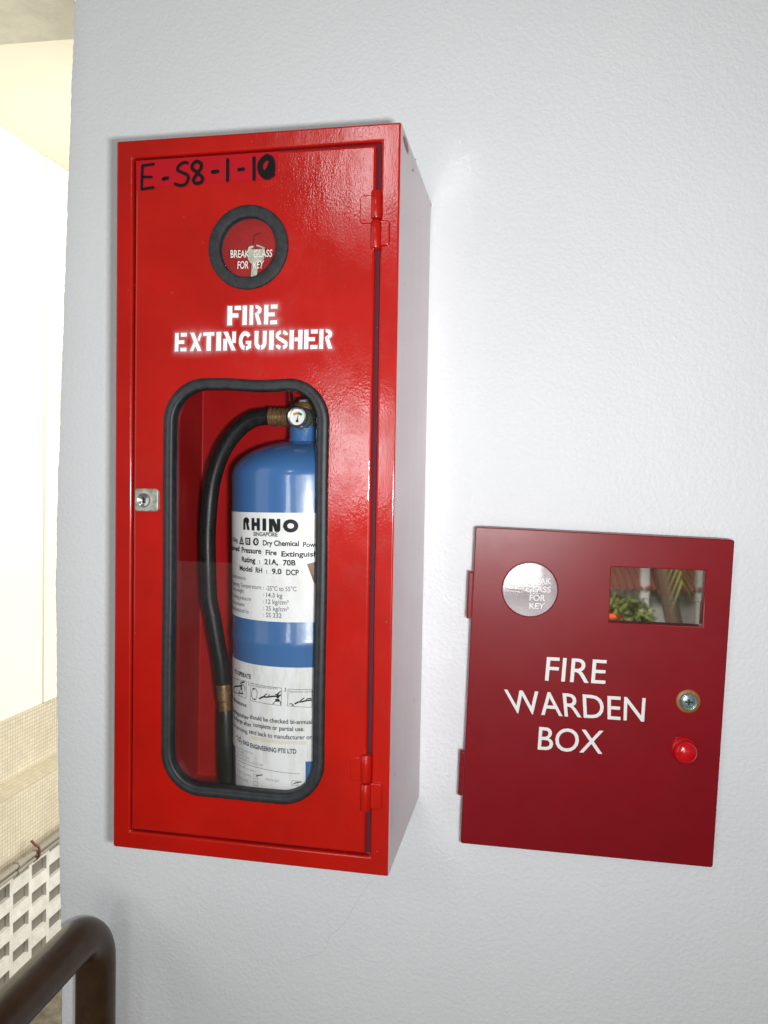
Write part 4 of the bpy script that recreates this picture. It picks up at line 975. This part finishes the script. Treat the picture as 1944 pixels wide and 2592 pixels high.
# ================================================================== GARDEN BEHIND THE PHOTOGRAPHER, mirrored in the little window
GZ = -3.2
mb = MB(); mb.box(W0, -8, 14, -22, -5.5, GZ - 0.1, GZ); m = mat('lawn', (0.06, 0.09, 0.02), 0.9); tag(mb.link('lawn', None, m), kind='structure')
hs_ = thing('garden_house', (4.5, -15.5, GZ), 'white house with a clay tiled lean-to, mirrored in the small window', 'house')
mb = MB(); mb.box(W0, 0, 10, -17, -15.5, GZ, 1.0); mb.link('wall', hs_, M['house'])
mb = MB()
for k in range(60):
    x = 1.0 + k * 0.14
    mb.add([(x, -15.45, -1.75), (x + .12, -15.45, -1.75), (x + .12, -14.5, -2.15), (x, -14.5, -2.15), (x + .06, -15.45, -1.70), (x + .06, -14.5, -2.10)], [(0, 4, 5, 3), (4, 1, 2, 5)])
mb.link('tiled_roof', hs_, M['tilered'])
for x in (2.3, 3.25, 4.15, 5.2):
    mb = MB(); mb.box(W0, x, x + .16, -14.75, -14.6, GZ, -1.2); mb.link('column', hs_, M['house'])
def leafy(name, c_, rx, rz, n, size, seed, label, cat, stems=6):
    rn = random.Random(seed); t = thing(name, (c_[0], c_[1], GZ), label, cat); mb = MB()
    for _ in range(n):
        a = V((rn.gauss(0, 1), rn.gauss(0, 1), rn.gauss(0, 1))).normalized() * rn.uniform(.45, 1.0) ** .5
        p = V(c_) + V((a.x * rx, a.y * rx, a.z * rz)); d1 = V((rn.gauss(0, 1), rn.gauss(0, 1), rn.gauss(0, .8))).normalized(); d2 = d1.orthogonal().normalized()
        l = size * rn.uniform(.6, 1.3); mb.add([p, p + d1 * l * .5 + d2 * l * .18, p + d1 * l, p + d1 * l * .5 - d2 * l * .18], [(0, 1, 2, 3)])
    mb.link('foliage', t, M['leaf'])
    mb = MB()
    for _ in range(stems):
        q = V(c_) + V((rn.uniform(-.5, .5) * rx, rn.uniform(-.5, .5) * rx, 0)); mb.tube([(c_[0], c_[1], GZ), ((c_[0] + q.x) / 2, (c_[1] + q.y) / 2, (GZ + q.z) / 2), q], 0.02, 6)
    mb.link('stems', t, M['bark'])
leafy('shrub', (2.75, -10.5, -2.0), 0.65, 0.45, 1500, 0.14, 1, 'olive leaved shrub mirrored at the left of the small window', 'shrub')
leafy('shrub', (3.95, -10.0, -2.35), 0.55, 0.40, 1100, 0.12, 2, 'low shrub mirrored at the lower right of the small window', 'shrub')
leafy('shrub', (3.15, -11.2, -2.05), 0.40, 0.35, 900, 0.10, 3, 'tall olive shrub mirrored in the middle of the small window', 'shrub')
pt_ = thing('palm', (4.3, -12.0, GZ), 'palm with a leaning trunk and feathery fronds, mirrored at the right of the small window', 'palm')
mb = MB(); mb.tube(spline([(4.3, -12, GZ), (4.05, -12, -2.2), (3.75, -12, -0.9), (3.6, -12, 0.0)], 5), 0.13, 10); mb.link('trunk', pt_, M['bark'])
rn = random.Random(4); mb = MB()
for k in range(11):
    a = k * 2.4 + rn.uniform(-.5, .5); ln = rn.uniform(1.5, 2.3); base = V((3.6, -12, 0.0))
    for i in range(26):
        s_ = i / 26; p = base + V((math.cos(a) * ln * s_, math.sin(a) * ln * s_, 0.5 * s_ - 1.9 * s_ * s_)); sd = V((-math.sin(a), math.cos(a), 0)); f = V((math.cos(a), math.sin(a), -1.2 * s_))
        for sg in (-1, 1):
            q = p + sd * sg * 0.42 * (1 - .5 * s_) + f * .22 - V((0, 0, .22)); mb.add([p, p + f * .05, q], [(0, 1, 2)])
mb.link('fronds', pt_, M['leaf'])
